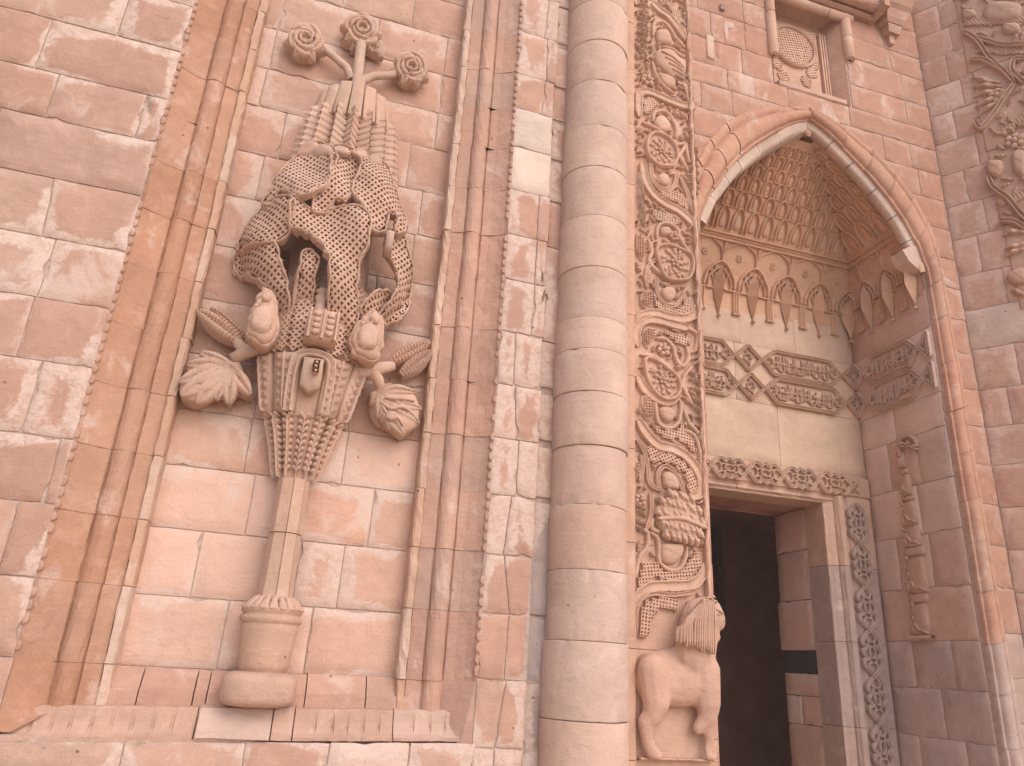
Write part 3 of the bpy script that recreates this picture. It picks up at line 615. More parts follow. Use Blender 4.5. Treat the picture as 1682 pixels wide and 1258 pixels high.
for sgn, lab, cols in ((-1, 'roll moulding up the left edge of the tree panel, warm light painted orange', ((WARM_SIDE, 5), ((0.46, 0.262, 0.172), 3))),
                       (1, 'roll moulding up the right edge of the tree panel, cool light painted greyish rose', ((PINK, 3), (ROSE, 2), (MAUVE, 1.4), (GREY, 0.6)))):
    t = thing('panel_moulding', (sgn*0.86, 4.0, 1.33), lab, 'moulding', 'mouldings flanking the tree panel')
    for a, b in zip(mz, mz[1:]):
        du, dd = random.uniform(-0.003, 0.003), random.uniform(-0.003, 0.004)
        mbx = MB()
        extrude(mbx, [(u+du, d+dd) for u, d in MP_], lambda s, p, q: (sgn*(XS-p), 4.0+q, s), a+0.0008, b-0.0008, max(2, int((b-a)/0.06)), 0.0013)
        c_ = pick(*cols)
        if sgn > 0 and 4.45 < a < 5.15: c_ = PALE if random.random() < 0.4 else c_
        part('moulding_stone', mbx, t, c_)
        mbx = MB(); extrude(mbx, [(u+du, d+dd) for u, d in RIM_], lambda s, p, q: (sgn*(XS-p), 4.0+q, s), a+0.002, b-0.002, max(2, int((b-a)/0.05)), 0.0022)
        part('inner_listel', mbx, t, vary(random.choice(((0.54, 0.36, 0.255), (0.52, 0.325, 0.22), (0.57, 0.41, 0.31)))))
    # scalloped edge
    mbx = MB(); z = 1.55
    FS = front(4.0)
    while z < 7.5:
        r = random.uniform(0.022, 0.027)
        if random.random() > 0.16:
            o = [(sgn*(XS+0.012), z-r), (sgn*(XS-0.005), z-r*0.9), (sgn*(XS-0.013), z-r*0.4), (sgn*(XS-0.013), z+r*0.4), (sgn*(XS-0.005), z+r*0.9), (sgn*(XS+0.012), z+r)]
            pillow(mbx, FS, o, 0.003, sm=False, base=-0.004, skirt=0.035, steps=((1, 0.0), (0.9, 0.9), (0.4, 1.0)))
        z += 0.058
    part('scalloped_edging', mbx, t, sc(PINK, 0.93), kind='stuff')
    mbx = MB(); extrude(mbx, [(0.0, 0.30), (0.01, 0.05), (0.16, 0.128), (0.30, 0.14), (0.385, 0.145), (0.385, 0.30)], lambda s, p, q: (sgn*(XS-p), 4.0+q, s), 1.33, 7.6, 1, 0)
    part('mortar_bed', mbx, t, BUFF, M_MORTAR)

# ================================================================ PANEL SILL
sl = thing('panel_sill', (0, 4.0, 1.19), 'stepped stone sill with drilled notches along the foot of the tree panel', 'sill')
LOWP = [(4.16, 1.20), (4.006, 1.192), (4.004, 1.208), (4.028, 1.222), (4.040, 1.245), (4.052, 1.268), (4.060, 1.318), (4.075, 1.330), (4.20, 1.336)]
UPP = [(4.20, 1.29), (4.118, 1.296), (4.120, 1.392), (4.130, 1.398), (4.142, 1.405), (4.165, 1.450), (4.200, 1.486), (4.225, 1.488), (4.25, 1.40)]
def sill_run(prof, xs, name, cols):
    for a, b in zip(xs, xs[1:]):
        mbx = MB(); o = random.uniform(-0.004, 0.004)
        if prof is LOWP and b-a > 0.3:      # drilled notches sunk into the slope
            ss = [a+0.003]; x = a+0.10; nt_ = []
            while x < b-0.05:
                for dx, deep in ((-0.009, 0), (-0.005, 1), (0.005, 1), (0.009, 0)): ss.append(x+dx); nt_.append((x+dx, deep))
                x += random.uniform(0.066, 0.09)
            ss.append(b-0.003); K = len(prof); V = []; F = []; dd_ = dict(nt_)
            for i, s in enumerate(ss):
                for k, (y, z) in enumerate(prof):
                    p_ = 0.016 if (dd_.get(s, 0) and k in (4,)) else (0.006 if dd_.get(s, 0) and k in (5,) else 0)
                    V.append((s, y+o+p_+random.gauss(0, 0.001), z+TILT*s+p_*0.3+random.gauss(0, 0.001)))
            for i in range(len(ss)-1):
                for e in range(K-1): F.append((i*K+e, i*K+e+1, (i+1)*K+e+1, (i+1)*K+e))
            F += [tuple(range(K)), tuple((len(ss)-1)*K+e for e in range(K))]
            mbx.add(V, F, False)
        else:
            extrude(mbx, [(y+o, z+random.uniform(-.001, .001)) for y, z in prof], lambda s, p, q: (s, p, q+TILT*s*(1.0 if prof is LOWP else 0.5)), a+0.003, b-0.003, max(2, int((b-a)/0.08)), 0.0018)
        part(name, mbx, sl, pick(*cols))
sill_run(LOWP, [-1.04, -0.26, 0.08, 0.18, 0.66, 1.02], 'sill_stone', ((BUFF, 3), (PALE, 1.5), (PINK, 1)))
sill_run(UPP, [-0.98, -0.545, -0.30, -0.24, 0.22, 0.52, 0.69, 0.98], 'sill_riser', ((BUFF, 2), (PINK, 3), (ROSE, 1)))
mbx = MB(); box(mbx, -1.06, 1.06, 4.08, 4.3, 1.12, 1.30); part('mortar_bed', mbx, sl, BUFF, M_MORTAR)
# worn mitre stones at both ends of the sill
for sgn in (-1, 1):
    mbx = MB()
    V = [(sgn*1.06, 4.0, 1.20), (sgn*1.06, 4.004, 1.50), (sgn*0.90, 4.10, 1.50), (sgn*0.86, 4.13, 1.335), (sgn*0.80, 4.10, 1.335), (sgn*1.0, 4.002, 1.20), (sgn*1.06, 4.2, 1.2), (sgn*1.06, 4.2, 1.5), (sgn*0.8, 4.2, 1.33)]
    mbx.add(V, [(0, 1, 2, 3, 4, 5)], False); mbx.add(V, [(1, 7, 2), (0, 6, 7, 1), (4, 8, 3)], False)
    part('mitre_stone', mbx, sl, WARM_SIDE if sgn < 0 else MAUVE)  # end stones take the same painted warm and cool tints

# ================================================================ WALL BETWEEN PANEL AND COLUMN
wr = thing('ashlar_wall', (1.25, 4.0, 0), 'narrow ashlar strip with two pale new stones between right moulding and column', 'wall')
mortar(wr, FA, [(XS, 0), (1.34, 0), (1.34, 7.6), (XS, 7.6)])
mortar(wr, front(4.045), [(1.28, 0), (1.60, 0), (1.60, 7.6), (1.28, 7.6)])
RZ = [0.05, 0.45, 0.83, 1.19, 1.515, 1.845, 2.155, 2.49, 2.825, 3.16, 3.51, 3.87, 4.20, 4.545, 4.89, 5.215, 5.52, 5.91, 6.3, 6.7, 7.1, 7.6]
for i, (z0, z1) in enumerate(zip(RZ, RZ[1:])):
    edge = 1.345 + (random.uniform(-0.03, 0.0) if z1 < 2.2 else random.uniform(-0.01, 0.005))
    if 4.54 <= z0 < 5.2: cs = [XS+.004, edge]; cf = lambda: vary((0.62, 0.50, 0.41), 0.03)
    elif z0 < 3.5: cs = [XS+.004, (1.19+random.uniform(-.03, .04), 1.19+random.uniform(-.03, .04)), edge]; cf = lambda: pick((PINK, 3), (ROSE, 3), (BUFF, 1.4))
    else: cs = [XS+.004, (1.265+random.uniform(-.02, .02), 1.27), edge]; cf = lambda: pick((ROSE, 4), (PINK, 3), (MAUVE, 1.5))
    course(wr, FA, z0, z1, cs, cf)
    a = z0
    course(wr, front(4.04), z0+random.uniform(-.04, .04), z1-0.01, [edge+0.006, 1.56], (lambda: vary((0.40, 0.325, 0.29))) if z0 < 2.3 else (lambda: pick((GREY, 2.5), (MAUVE, 1.5), (PINK, 1))), thick=0.05)  # recess stones greyed low down: shadow beside the column put in colour

# ================================================================ ENGAGED COLUMN
CX, CY, CR = 1.665, 4.0, 0.228
col = thing('engaged_column', (CX, CY, 0), 'tall round column of buff stone drums standing beside the carved band', 'column')
cz = [0.0, 0.38, 0.70, 1.02, 1.345, 1.73, 2.098, 2.454, 2.797, 3.125, 3.40, 3.611, 3.964, 4.341, 4.725, 5.064, 5.458, 5.82, 6.2, 6.6, 7.0, 7.6]
mbx = MB(); lathe(mbx, CX, CY, [(CR-0.012, 0), (CR-0.012, 7.6)], 32); part('mortar_bed', mbx, col, BUFF, M_MORTAR)
for i, (a, b) in enumerate(zip(cz, cz[1:])):
    mbx = MB(); r = CR+random.uniform(-0.003, 0.004) + (0.008 if a < 1.7 else 0); g_ = 0.0015 if 1.02 != a else 0.003
    pr_ = [(r-0.012, a+g_), (r-0.0025, a+g_), (r-0.0006, a+g_+0.002), (r, a+g_+0.006)]
    k = max(2, int((b-a)/0.07))
    pr_ += [(r+random.uniform(-.0008, .0008), a+0.02+(b-a-0.04)*q/k) for q in range(1, k)]
    pr_ += [(r, b-g_-0.006), (r-0.0006, b-g_-0.002), (r-0.0025, b-g_), (r-0.012, b-g_)]
    lathe(mbx, CX+random.uniform(-.003, .003), CY+random.uniform(-.003, .003), pr_, 96, True, 0, 0.0012, chips=5)
    part('column_drum', mbx, col, vary(random.choice(((0.585, 0.415, 0.325), (0.60, 0.43, 0.34), (0.575, 0.40, 0.31)))))

# ================================================================ CARVED PIER
BY = 4.015                         # carved ground plane
FB = front(BY)
pier = thing('carved_pier', (2.2, 4.0, 0), 'pier face deeply carved with scrolling vines, buds and medallions right of the column', 'carved pier')
BANDC = (0.565, 0.360, 0.255)  # pier stone lightened to offset the shading of its carving
bz = [0.0, 0.4, 0.8, 1.155, 1.715, 2.30, 2.87, 3.35, 3.78, 4.27, 4.80, 5.33, 5.84, 6.3, 6.75, 7.2, 7.6]
for a, b in zip(bz, bz[1:]):
    mbx = MB(); o = random.uniform(-.002, .002)
    x1 = 2.45+random.uniform(-.004, .004)
    c_ = vary(BANDC, 0.035)
    # main pier stone: front face, splayed return towards the portal wall
    n = 10; V = []; F = []
    for i in range(n+1):
        z = a+0.002+(b-a-0.004)*i/n; j = random.gauss(0, 0.0015)
        V += [(1.70, BY+o, z), (1.985, BY+o, z), (x1-0.012, BY+o, z), (x1+j, BY+o+0.012, z), (2.70, 4.795, z), (2.0, 4.795, z)]
    for i in range(n):
        for e in range(5): F.append((i*6+e, i*6+e+1, (i+1)*6+e+1, (i+1)*6+e))
    F += [(0, 1, 2, 3, 4, 5), tuple(n*6+e for e in range(6))]
    mbx.add(V, F, False); part('pier_stone', mbx, pier, c_)
# plain listel beside the column and thin listel at the outer arris
for a, b in zip(bz, bz[1:]):
    mbx = MB(); extrude(mbx, [(1.86, 4.05), (1.86, 3.985), (1.935, 3.982), (1.962, 3.984), (1.972, 4.00), (1.975, 4.05)], lambda s, p, q: (p, q, s), a+0.002, b-0.002, 8, 0.0012)
    part('listel', mbx, pier, vary((0.55, 0.345, 0.245), 0.04))
    if a > 1.7:
        mbx = MB(); extrude(mbx, [(2.428, 4.05), (2.428, 3.975), (2.436, 3.966), (2.448, 3.97), (2.455, 4.05)], lambda s, p, q: (p, q, s), a+0.001, b-0.001, 12, 0.003)
        part('edge_listel', mbx, pier, vary(BANDC, 0.04))
mbx = MB(); box(mbx, 1.8, 2.40, 4.03, 4.5, 0, 7.6); part('mortar_bed', mbx, pier, BUFF, M_MORTAR)

def carve_all(T, dz=0.0, only=None):
    def tr(p): return [(x, z+dz) for x, z in p]
    def keep(p): return only is None or only(sum(q[1] for q in p)/len(p)+dz)
    for p in T['band']:
        if not keep(p): continue
        mbx = MB(); ribbon(mbx, FB, tr(p), 0.066, 0.034, FLATB, (0.1, 0.1), wob=0.08); o = part('broad_scroll', mbx, pier, vary(BANDC, 0.03))
    for p in T['vine']:
        if not keep(p): continue
        mbx = MB(); ribbon(mbx, FB, tr(p), random.uniform(0.026, 0.034), 0.031, random.choice((ROUND, GROOVED, ROUND)), (0.12, 0.12), wob=0.12); part('vine_scroll', mbx, pier, vary(BANDC, 0.03))
    for p in T['bud']:
        if not keep(p): continue
        mbx = MB(); pillow(mbx, FB, tr(p), 0.040, ridges=6, amp=0.003, ang=1.2); part('bud', mbx, pier, vary(BANDC, 0.03))
    for p in T['pod']:
        if not keep(p): continue
        q = tr(p); mbx = MB(); pillow(mbx, FB, q, 0.026); lattice(mbx, FB, [(0.75*x+0.25*sum(k[0] for k in q)/len(q), 0.75*z+0.25*sum(k[1] for k in q)/len(q)) for x, z in q], 0.019, 0.034, 0.5, -0.018, 0.0)
        part('seed_pod', mbx, pier, vary(BANDC, 0.03))
    for p in T['spray']:
        if not keep(p): continue
        (a, b) = tr(p); mbx = MB(); leaf(mbx, FB, a, b, 0.024, 0.046, veins=3, nx=10, ny=4, bend=random.uniform(-.12, .12)); part('spray_leaf', mbx, pier, vary(BANDC, 0.03))
    for p in T['lattice']:
        if not keep(p): continue
        mbx = MB(); lattice(mbx, FB, tr(p), 0.0205, 0.027, 0.52, 0.012, random.choice((0.15, -0.1, 0.5)), 0.03); part('bead_lattice', mbx, pier, vary(BANDC, 0.03))
    for p in T['medal']:
        if not keep(p): continue
        q = tr(p); c = (sum(k[0] for k in q)/len(q), sum(k[1] for k in q)/len(q))
        mbx = MB(); pillow(mbx, FB, q, 0.022, steps=((1, 0.4), (0.94, 1.0), (0.6, 0.9), (0.2, 0.9))); o = part('medallion', mbx, pier, vary(BANDC, 0.03))
        mbx = MB(); ribbon(mbx, FB, q, 0.026, 0.052, ROUND, closed=True); part('medallion_rim', mbx, o, vary(BANDC, 0.03))
        r = min(max(abs(k[0]-c[0]) for k in q), max(abs(k[1]-c[1]) for k in q))
        for rr, nn, ln, wd in ((0.58, 12, 0.30, 0.26), (0.34, 7, 0.26, 0.26)):
            for i in range(nn):
                a = i*2*pi/nn+random.uniform(-.15, .15); e = (c[0]+cos(a+0.25)*r*(rr+ln), c[1]+sin(a+0.25)*r*(rr+ln)*1.05); mbx = MB()
                leaf(mbx, FB, (c[0]+cos(a)*r*(rr-0.06), c[1]+sin(a)*r*(rr-0.06)), e, r*wd, 0.030, veins=2, nx=9, ny=5, base=0.014, bend=random.uniform(-.15, .15)); part('floret', mbx, o, vary(BANDC, 0.03))
        mbx = MB(); flower(mbx, FB, c, r*0.27, 5, 0.026, 0.024); part('floret', mbx, o, vary(BANDC, 0.03))
    for p in T['flower']:
        if not keep(p): continue
        (a, b) = tr(p); r = sqrt((a[0]-b[0])**2+(a[1]-b[1])**2)
        mbx = MB(); flower(mbx, FB, a, max(r, 0.042), 6, 0.045); part('rosette', mbx, pier, vary(BANDC, 0.03))
    for p in T['fmedal']:
        if not keep(p): continue
        q = tr(p); c = (sum(k[0] for k in q)/len(q), sum(k[1] for k in q)/len(q))
        mbx = MB(); pillow(mbx, FB, q, 0.055, steps=((1, 0.2), (0.95, 0.75), (0.75, 0.95), (0.4, 1.0), (0.15, 1.0))); o = part('leafy_medallion', mbx, pier, vary(BANDC, 0.03))
        mbx = MB(); ribbon(mbx, FB, [(c[0]-0.16, c[1]-0.02), (c[0], c[1]), (c[0]+0.17, c[1]-0.04)], 0.03, 0.022, ROUND, base=0.05); part('midrib', mbx, o, vary(BANDC, 0.03))
        for row, (z_, hw) in enumerate(((0.135, 0.09), (0.075, 0.14), (0.01, 0.165), (-0.055, 0.155), (-0.115, 0.11))):
            n_ = int(hw*2/0.034)
            for i in range(n_):
                x_ = c[0]-hw+2*hw*(i+0.5)/n_; zz = c[1]+z_-0.12*(x_-c[0])
                mbx = MB(); leaf(mbx, FB, (x_-0.014, zz+0.028), (x_+0.016+random.uniform(-.008, .008), zz-0.030), 0.040, 0.024, veins=2, nx=9, ny=5, base=0.044, bend=random.uniform(-.2, .2)); part('serrated_leaf', mbx, o, vary(BANDC, 0.03))
    for p in T.get('fold', []):
        if not keep(p): continue
        q = tr(p); mbx = MB(); pillow(mbx, FB, q, 0.045); o = part('broad_leaf', mbx, pier, vary(BANDC, 0.03))
        for k in range(5):
            mbx = MB(); ribbon(mbx, FB, [(2.19+0.03*k, 6.09-0.047*k), (2.30+0.02*k, 6.06-0.045*k), (2.38, 5.99-0.03*k)], 0.016, 0.012, ROUND, base=0.043); part('rib', mbx, o, vary(BANDC, 0.03))
carve_all(T)
# the scroll goes on above the picture in the same way
carve_all(T, 2.95, only=lambda z: 6.62 < z < 7.35)

# small leaves, drops and beads worked into every gap of the scroll
occ = np.zeros((140, 1540), dtype=bool)          # 4 mm cells over x 1.97..2.53, z 1.66..7.8
def mark(x, z, r):
    i0, i1 = int((x-r-1.97)/0.004), int((x+r-1.97)/0.004)+1; j0, j1 = int((z-r-1.66)/0.004), int((z+r-1.66)/0.004)+1
    occ[max(i0, 0):max(i1, 0), max(j0, 0):max(j1, 0)] = True
for nm, r in (('band', 0.034), ('vine', 0.018), ('spray', 0.012), ('medal', 0.012)):
    for p in T[nm]:
        for q in smooth_path(p, 0.01): mark(q[0], q[1], r)
        if 2.95+min(k[1] for k in p) < 7.8:
            for q in smooth_path(p, 0.01): mark(q[0], q[1]+2.95, r) if 6.62 < sum(k[1] for k in p)/len(p)+2.95 < 7.35 else None
for nm in ('bud', 'pod', 'lattice', 'medal', 'fmedal', 'fold'):
    for p in T[nm]:
        xs = [k[0] for k in p]; zs2 = [k[1] for k in p]
        for x in np.arange(min(xs), max(xs), 0.006):
            for z in np.arange(min(zs2), max(zs2), 0.006):
                if in_poly(x, z, p): mark(x, z, 0.004)
for p in T['flower']: mark(p[0][0], p[0][1], 0.035)
tries = 0; made = 0
while tries < 9000 and made < 300:
    tries += 1
    x, z = random.uniform(1.985, 2.425), random.uniform(1.98, 6.95); L = random.uniform(0.035, 0.075); a = random.choice((0.6, 1.1, 2.1, 2.6))+random.uniform(-.3, .3)
    pts = [(x+cos(a)*L*k/4, z+sin(a)*L*k/4) for k in range(5)]
    ok = all(1.975 < px < 2.435 and not occ[int((px-1.97)/0.004), int((pz-1.66)/0.004)] for px, pz in pts)
    if not ok: continue
    mbx = MB()
    if L > 0.05 or random.random() < 0.6: leaf(mbx, FB, pts[0], pts[-1], random.uniform(0.020, 0.034), random.uniform(0.030, 0.045), 3, nx=10, ny=5, bend=random.uniform(-.2, .2))
    else: ribbon(mbx, FB, [pts[0], (pts[2][0]+0.012, pts[2][1]), pts[4], (pts[4][0]-0.015, pts[4][1]-0.006)], 0.013, 0.032, ROUND)
    part('filler_leaf', mbx, pier, vary(BANDC, 0.04)); made += 1
    for px, pz in pts: mark(px, pz, 0.011)

# ================================================================ LION
lion = thing('lion_relief', (2.25, 3.98, 1.16), 'carved lion with long combed mane striding right at the foot of the pier', 'lion carving')
LY = 4.0
def L3(x, z, y=LY): return (x, y, z)
LC = (0.545, 0.345, 0.25)
caps = [(L3(2.085, 1.555), .128, L3(2.22, 1.55), .135), (L3(2.22, 1.55), .135, L3(2.345, 1.575), .145), (L3(2.05, 1.635), .070, L3(2.34, 1.685), .080),
        (L3(2.055, 1.60, 3.955), .098, L3(2.068, 1.45, 3.95), .082), (L3(2.068, 1.45, 3.95), .080, L3(2.050, 1.385, 3.955), .062),
        (L3(2.050, 1.385, 3.955), .058, L3(2.010, 1.345, 3.96), .048), (L3(2.010, 1.345, 3.96), .046, L3(2.022, 1.25, 3.965), .040), (L3(2.022, 1.25, 3.965), .040, L3(2.045, 1.20, 3.955), .038), (L3(2.045, 1.195, 3.955), .034, L3(2.075, 1.187, 3.945), .028),
        (L3(2.372, 1.62, 3.945), .095, L3(2.385, 1.46, 3.945), .078), (L3(2.385, 1.46, 3.945), .076, L3(2.385, 1.39, 3.95), .060), (L3(2.385, 1.39, 3.95), .056, L3(2.330, 1.325, 3.96), .036), (L3(2.395, 1.345, 3.96), .042, L3(2.400, 1.27, 3.965), .032), (L3(2.400, 1.27, 3.965), .030, L3(2.380, 1.215, 3.965), .022), (L3(2.385, 1.19, 3.96), .024, L3(2.412, 1.183, 3.955), .022),
        (L3(2.32, 1.70, 3.96), .125, L3(2.345, 1.87, 3.94), .122), (L3(2.345, 1.90, 3.93), .116, L3(2.385, 1.925, 3.925), .104),
        (L3(2.385, 1.92, 3.92), .096, L3(2.432, 1.905, 3.92), .068), (L3(2.430, 1.900, 3.92), .062, L3(2.462, 1.880, 3.92), .038), (L3(2.38, 1.83, 3.92), .072, L3(2.438, 1.806, 3.92), .029)]
body = blob(lion, 'body', caps, LC, squash=(1, 0.78, 1), voxel=0.010, smooth=5)
def ml(u, v, d):
    # mane hangs over neck and shoulder
    t = max(0.0, 1-((u-2.34)/0.16)**2)
    return (u, 3.900-0.055*sqrt(t)-d, v)
for k in range(16):                 # one combed fall of thin straight locks behind the face
    f = k/15; x = 2.176+0.0135*k; top = 1.90+0.105*sin(f*pi*0.62); bt_ = 1.755-0.045*f+random.uniform(-.010, .010)
    mbx = MB(); ribbon(mbx, ml, [(x+0.045*(1-f), top), (x+0.022*(1-f)+0.004, top-0.05), (x+random.uniform(-.003, .003), (top+bt_)/2), (x-0.003, bt_)], random.uniform(0.012, 0.016), 0.016, ROUND, (0.15, 0.3), 0.010, wob=0.05, base=0.002)
    part('mane_lock', mbx, lion, vary(LC, 0.03))
for (cx, cz_, r) in ((2.325, 1.985, .024), (2.355, 2.000, .024), (2.36, 1.965, .022), (2.388, 1.985, .020), (2.38, 2.012, .018)):
    mbx = MB(); ribbon(mbx, lambda u, v, d: (u, 3.846-d+0.10*max(0, (v-1.97))*2, v), [(cx+r*(1-t*0.13)*cos(t*0.9)*0.8, cz_+r*(1-t*0.13)*sin(t*0.9)*0.8) for t in range(7)], 0.014, 0.020, ROUND, (0.1, 0.3), 0.006); part('mane_curl', mbx, lion, vary(LC, 0.03))
mbx = MB(); pillow(mbx, lambda u, v, d: (u, 3.850-d, v), ring_pts((2.420, 1.925), 0.010, 0.007, 8), 0.008, step=0.006); part('eye', mbx, lion, LC)
mbx = MB(); pillow(mbx, lambda u, v, d: (u, 3.885-d, v), ring_pts((2.463, 1.897), 0.012, 0.010, 8), 0.012, step=0.008); part('nose', mbx, lion, LC)
mbx = MB(); ribbon(mbx, lambda u, v, d: (u, 3.858-d, v), [(2.395, 1.955), (2.425, 1.950), (2.450, 1.930)], 0.020, 0.014, ROUND, (0.4, 0.4), 0.008); part('brow', mbx, lion, LC)
# stone the lion is cut from, standing a little proud under its feet
for a, b in ((1.985, 2.20), (2.205, 2.44)):
    mbx = MB(); extrude(mbx, [(4.05, 1.158), (3.975, 1.158), (3.965, 1.164), (3.97, 1.17), (4.05, 1.172)], lambda s, p, q: (s, p, q), a, b, 5, 0.001); part('plinth', mbx, lion, LC)

# ================================================================ PORTAL WALL (y = 4.8) WITH POINTED ARCH
FBW = front(4.8); AX = 4.26
DX = 4.19                          # axis of the niche and the door
IN = [(1.185, 0.0), (1.185, 5.0), (1.18, 5.30), (1.115, 5.58), (1.0, 5.82), (0.86, 6.02), (0.66, 6.24), (0.45, 6.43), (0.26, 6.595), (0.12, 6.685), (0.0, 6.735)]
OUT = [(1.365, 0.0), (1.365, 5.1), (1.35, 5.50), (1.30, 5.84), (1.18, 6.11), (1.01, 6.35), (0.81, 6.54), (0.52, 6.71), (0.28, 6.815), (0.13, 6.86), (0.0, 6.88)]
def xat(tab, z):
    if z >= tab[-1][1]: return 0.0
    for (xa, za), (xb, zb) in zip(tab, tab[1:]):
        if za <= z <= zb: return xa+(xb-xa)*(z-za)/(zb-za)
    return tab[0][0]
MID = [((a[0]+b[0])/2, (a[1]+b[1])/2) for a, b in zip(IN, OUT)]
pw = thing('portal_wall', (4.26, 4.8, 0), 'warm pink ashlar wall around the pointed arch, with the carved window above', 'wall')
pcol = lambda: vary(random.choice(((0.430, 0.238, 0.165), (0.424, 0.232, 0.160), (0.435, 0.246, 0.172))), 0.03)
XL0, XR0 = 2.70, 5.80
WZ = [0, 0.36, 0.70, 1.05, 1.38, 1.71, 2.05, 2.40, 2.75, 3.10, 3.45, 3.80, 4.15, 4.50, 4.85, 5.18, 5.50, 5.84, 6.18, 6.50, 6.80, 7.05, 7.36, 7.72, 8.02, 8.40, 8.8, 9.2, 9.6]
for z0, z1 in zip(WZ, WZ[1:]):
    a0, a1 = xat(MID, z0), xat(MID, z1)
    if z0 < 6.80:
        for s in (-1, 1):
            xo = XL0 if s < 0 else XR0
            j0 = 0.10*min(1.0, max(0.0, (5.75-z0)/0.55)) if s < 0 else 0; j1 = 0.10*min(1.0, max(0.0, (5.75-z1)/0.55)) if s < 0 else 0
            xi0, xi1 = AX+s*(a0+j0), AX+s*(a1+j1)
            w = abs(xo-xi1)
            cuts = [(xo, xo), (xi0, xi1)] if w < 0.62 else ([(xo, xo)] + [((xo+(xi0-xo)*t), (xo+(xi0-xo)*t)) for t in ((0.5+random.uniform(-.08, .08),) if w < 1.15 else (0.36, 0.7))] + [(xi0, xi1)])
            if s > 0: cuts = cuts[::-1]
            course(pw, FBW, z0, z1, cuts, pcol if (z1 > 2.1 or s < 0) else (lambda: vary((0.44, 0.33, 0.285))), thick=0.08, gap=0.0009, bev=0.0022, lime=0.3)
    elif z0 < 7.05 or z0 >= 8.4:
        course(pw, FBW, z0, z1, [XL0, 3.35, 4.02, 4.75, XR0] if z0 < 8 else cut_range(XL0, XR0), pcol, gap=0.0009, bev=0.0022, lime=0.3)
    else:      # beside the window opening
        course(pw, FBW, z0, z1, [XL0, random.uniform(3.05, 3.25), random.uniform(3.5, 3.65), 3.86], pcol, gap=0.0009, bev=0.0022, lime=0.3)
        course(pw, FBW, z0, z1, [4.80, random.uniform(5.2, 5.5), XR0], pcol, gap=0.0009, bev=0.0022, lime=0.3)
for poly in ([(XL0, 0), (AX-1.46, 0), (AX-1.44, 5.3), (AX-1.1, 6.2), (AX-0.5, 6.70), (AX-0.3, 6.78), (XL0, 6.78)], [(AX+1.365, 0), (XR0+0.05, 0), (XR0+0.05, 6.78), (AX+0.3, 6.78), (AX+0.5, 6.70), (AX+1.1, 6.2), (AX+1.36, 5.3)],
             [(XL0, 6.78), (XR0+0.05, 6.78), (XR0+0.05, 7.05), (XL0, 7.05)], [(XL0, 7.05), (3.88, 7.05), (3.88, 9.6), (XL0, 9.6)], [(4.78, 7.05), (XR0+0.05, 7.05), (XR0+0.05, 9.6), (4.78, 9.6)], [(3.88, 8.3), (4.78, 8.3), (4.78, 9.6), (3.88, 9.6)]):
    mortar(pw, FBW, poly)
# a hole left by a lost cramp, upper left, and a newer pale block
mbx = MB(); pillow(mbx, FBW, [(3.135, 7.12), (3.205, 7.11), (3.21, 7.40), (3.135, 7.41)], 0.012, sm=False, skirt=0.01, steps=((1, 0.5), (0.93, 1.0), (0.5, 1.0))); part('patch_stone', mbx, pw, (0.58, 0.43, 0.34))
mbx = MB(); box(mbx, 3.30, 3.35, 4.775, 4.81, 7.78, 7.84); part('cramp_stub', mbx, pw, (0.22, 0.13, 0.10))
for (x, z, w, h_) in ((3.40, 7.62, 0.10, 0.05), (3.36, 7.55, 0.05, 0.14)):
    mbx = MB(); pillow(mbx, FBW, ring_pts((x, z), w/2, h_, 10, jit=0.25), 0.012); part('mortar_patch', mbx, pw, PALE)

arch = thing('pointed_arch', (AX, 4.8, 5.0), 'pointed arch with heavy roll moulding over the muqarnas niche', 'arch')
def along(tab, n=60):
    pts = smooth_path([t for t in tab], 0.03)
    return [(float(p[0]), float(p[1])) for p in pts]
# roll moulding, in voussoirs: profile across the ring (0 inner .. 1 outer, out of wall)
def ring_pt(k, t):
    i = min(int(k), len(IN)-2); f = k-i
    a = np.array(IN[i])*(1-f)+np.array(IN[i+1])*f; b = np.array(OUT[i])*(1-f)+np.array(OUT[i+1])*f
    return a+(b-a)*t
def jl(s, z):                     # the left jamb stands a little wider than the right
    return 0.10*min(1.0, max(0.0, (5.75-z)/0.55)) if s < 0 else 0.0
SEC = [(-0.02, -0.30), (-0.02, -0.012), (0.0, 0.0), (0.05, 0.002), (0.08, -0.012)] + [(0.38+0.28*-cos(t), 0.050*sin(t)-0.002) for t in np.linspace(0.15, pi-0.15, 9)] + [(0.70, -0.014), (0.74, 0.010), (0.93, 0.013), (0.97, 0.004), (1.0, -0.02), (1.0, -0.10)]
joints = [0.0, 0.42, 0.55, 0.68, 0.80, 0.92, 1.0, 1.65, 2.5, 3.5, 4.6, 5.7, 6.9, 8.0, 9.0]
zs = [0, 0.4, 0.8, 1.2, 1.58, 1.95, 2.35, 2.75, 3.1, 3.5, 3.9, 4.35, 4.8]
joints = [z/5.0 for z in zs] + [1.5, 2.3, 3.2, 4.2, 5.2, 6.3, 7.5, 10.0]
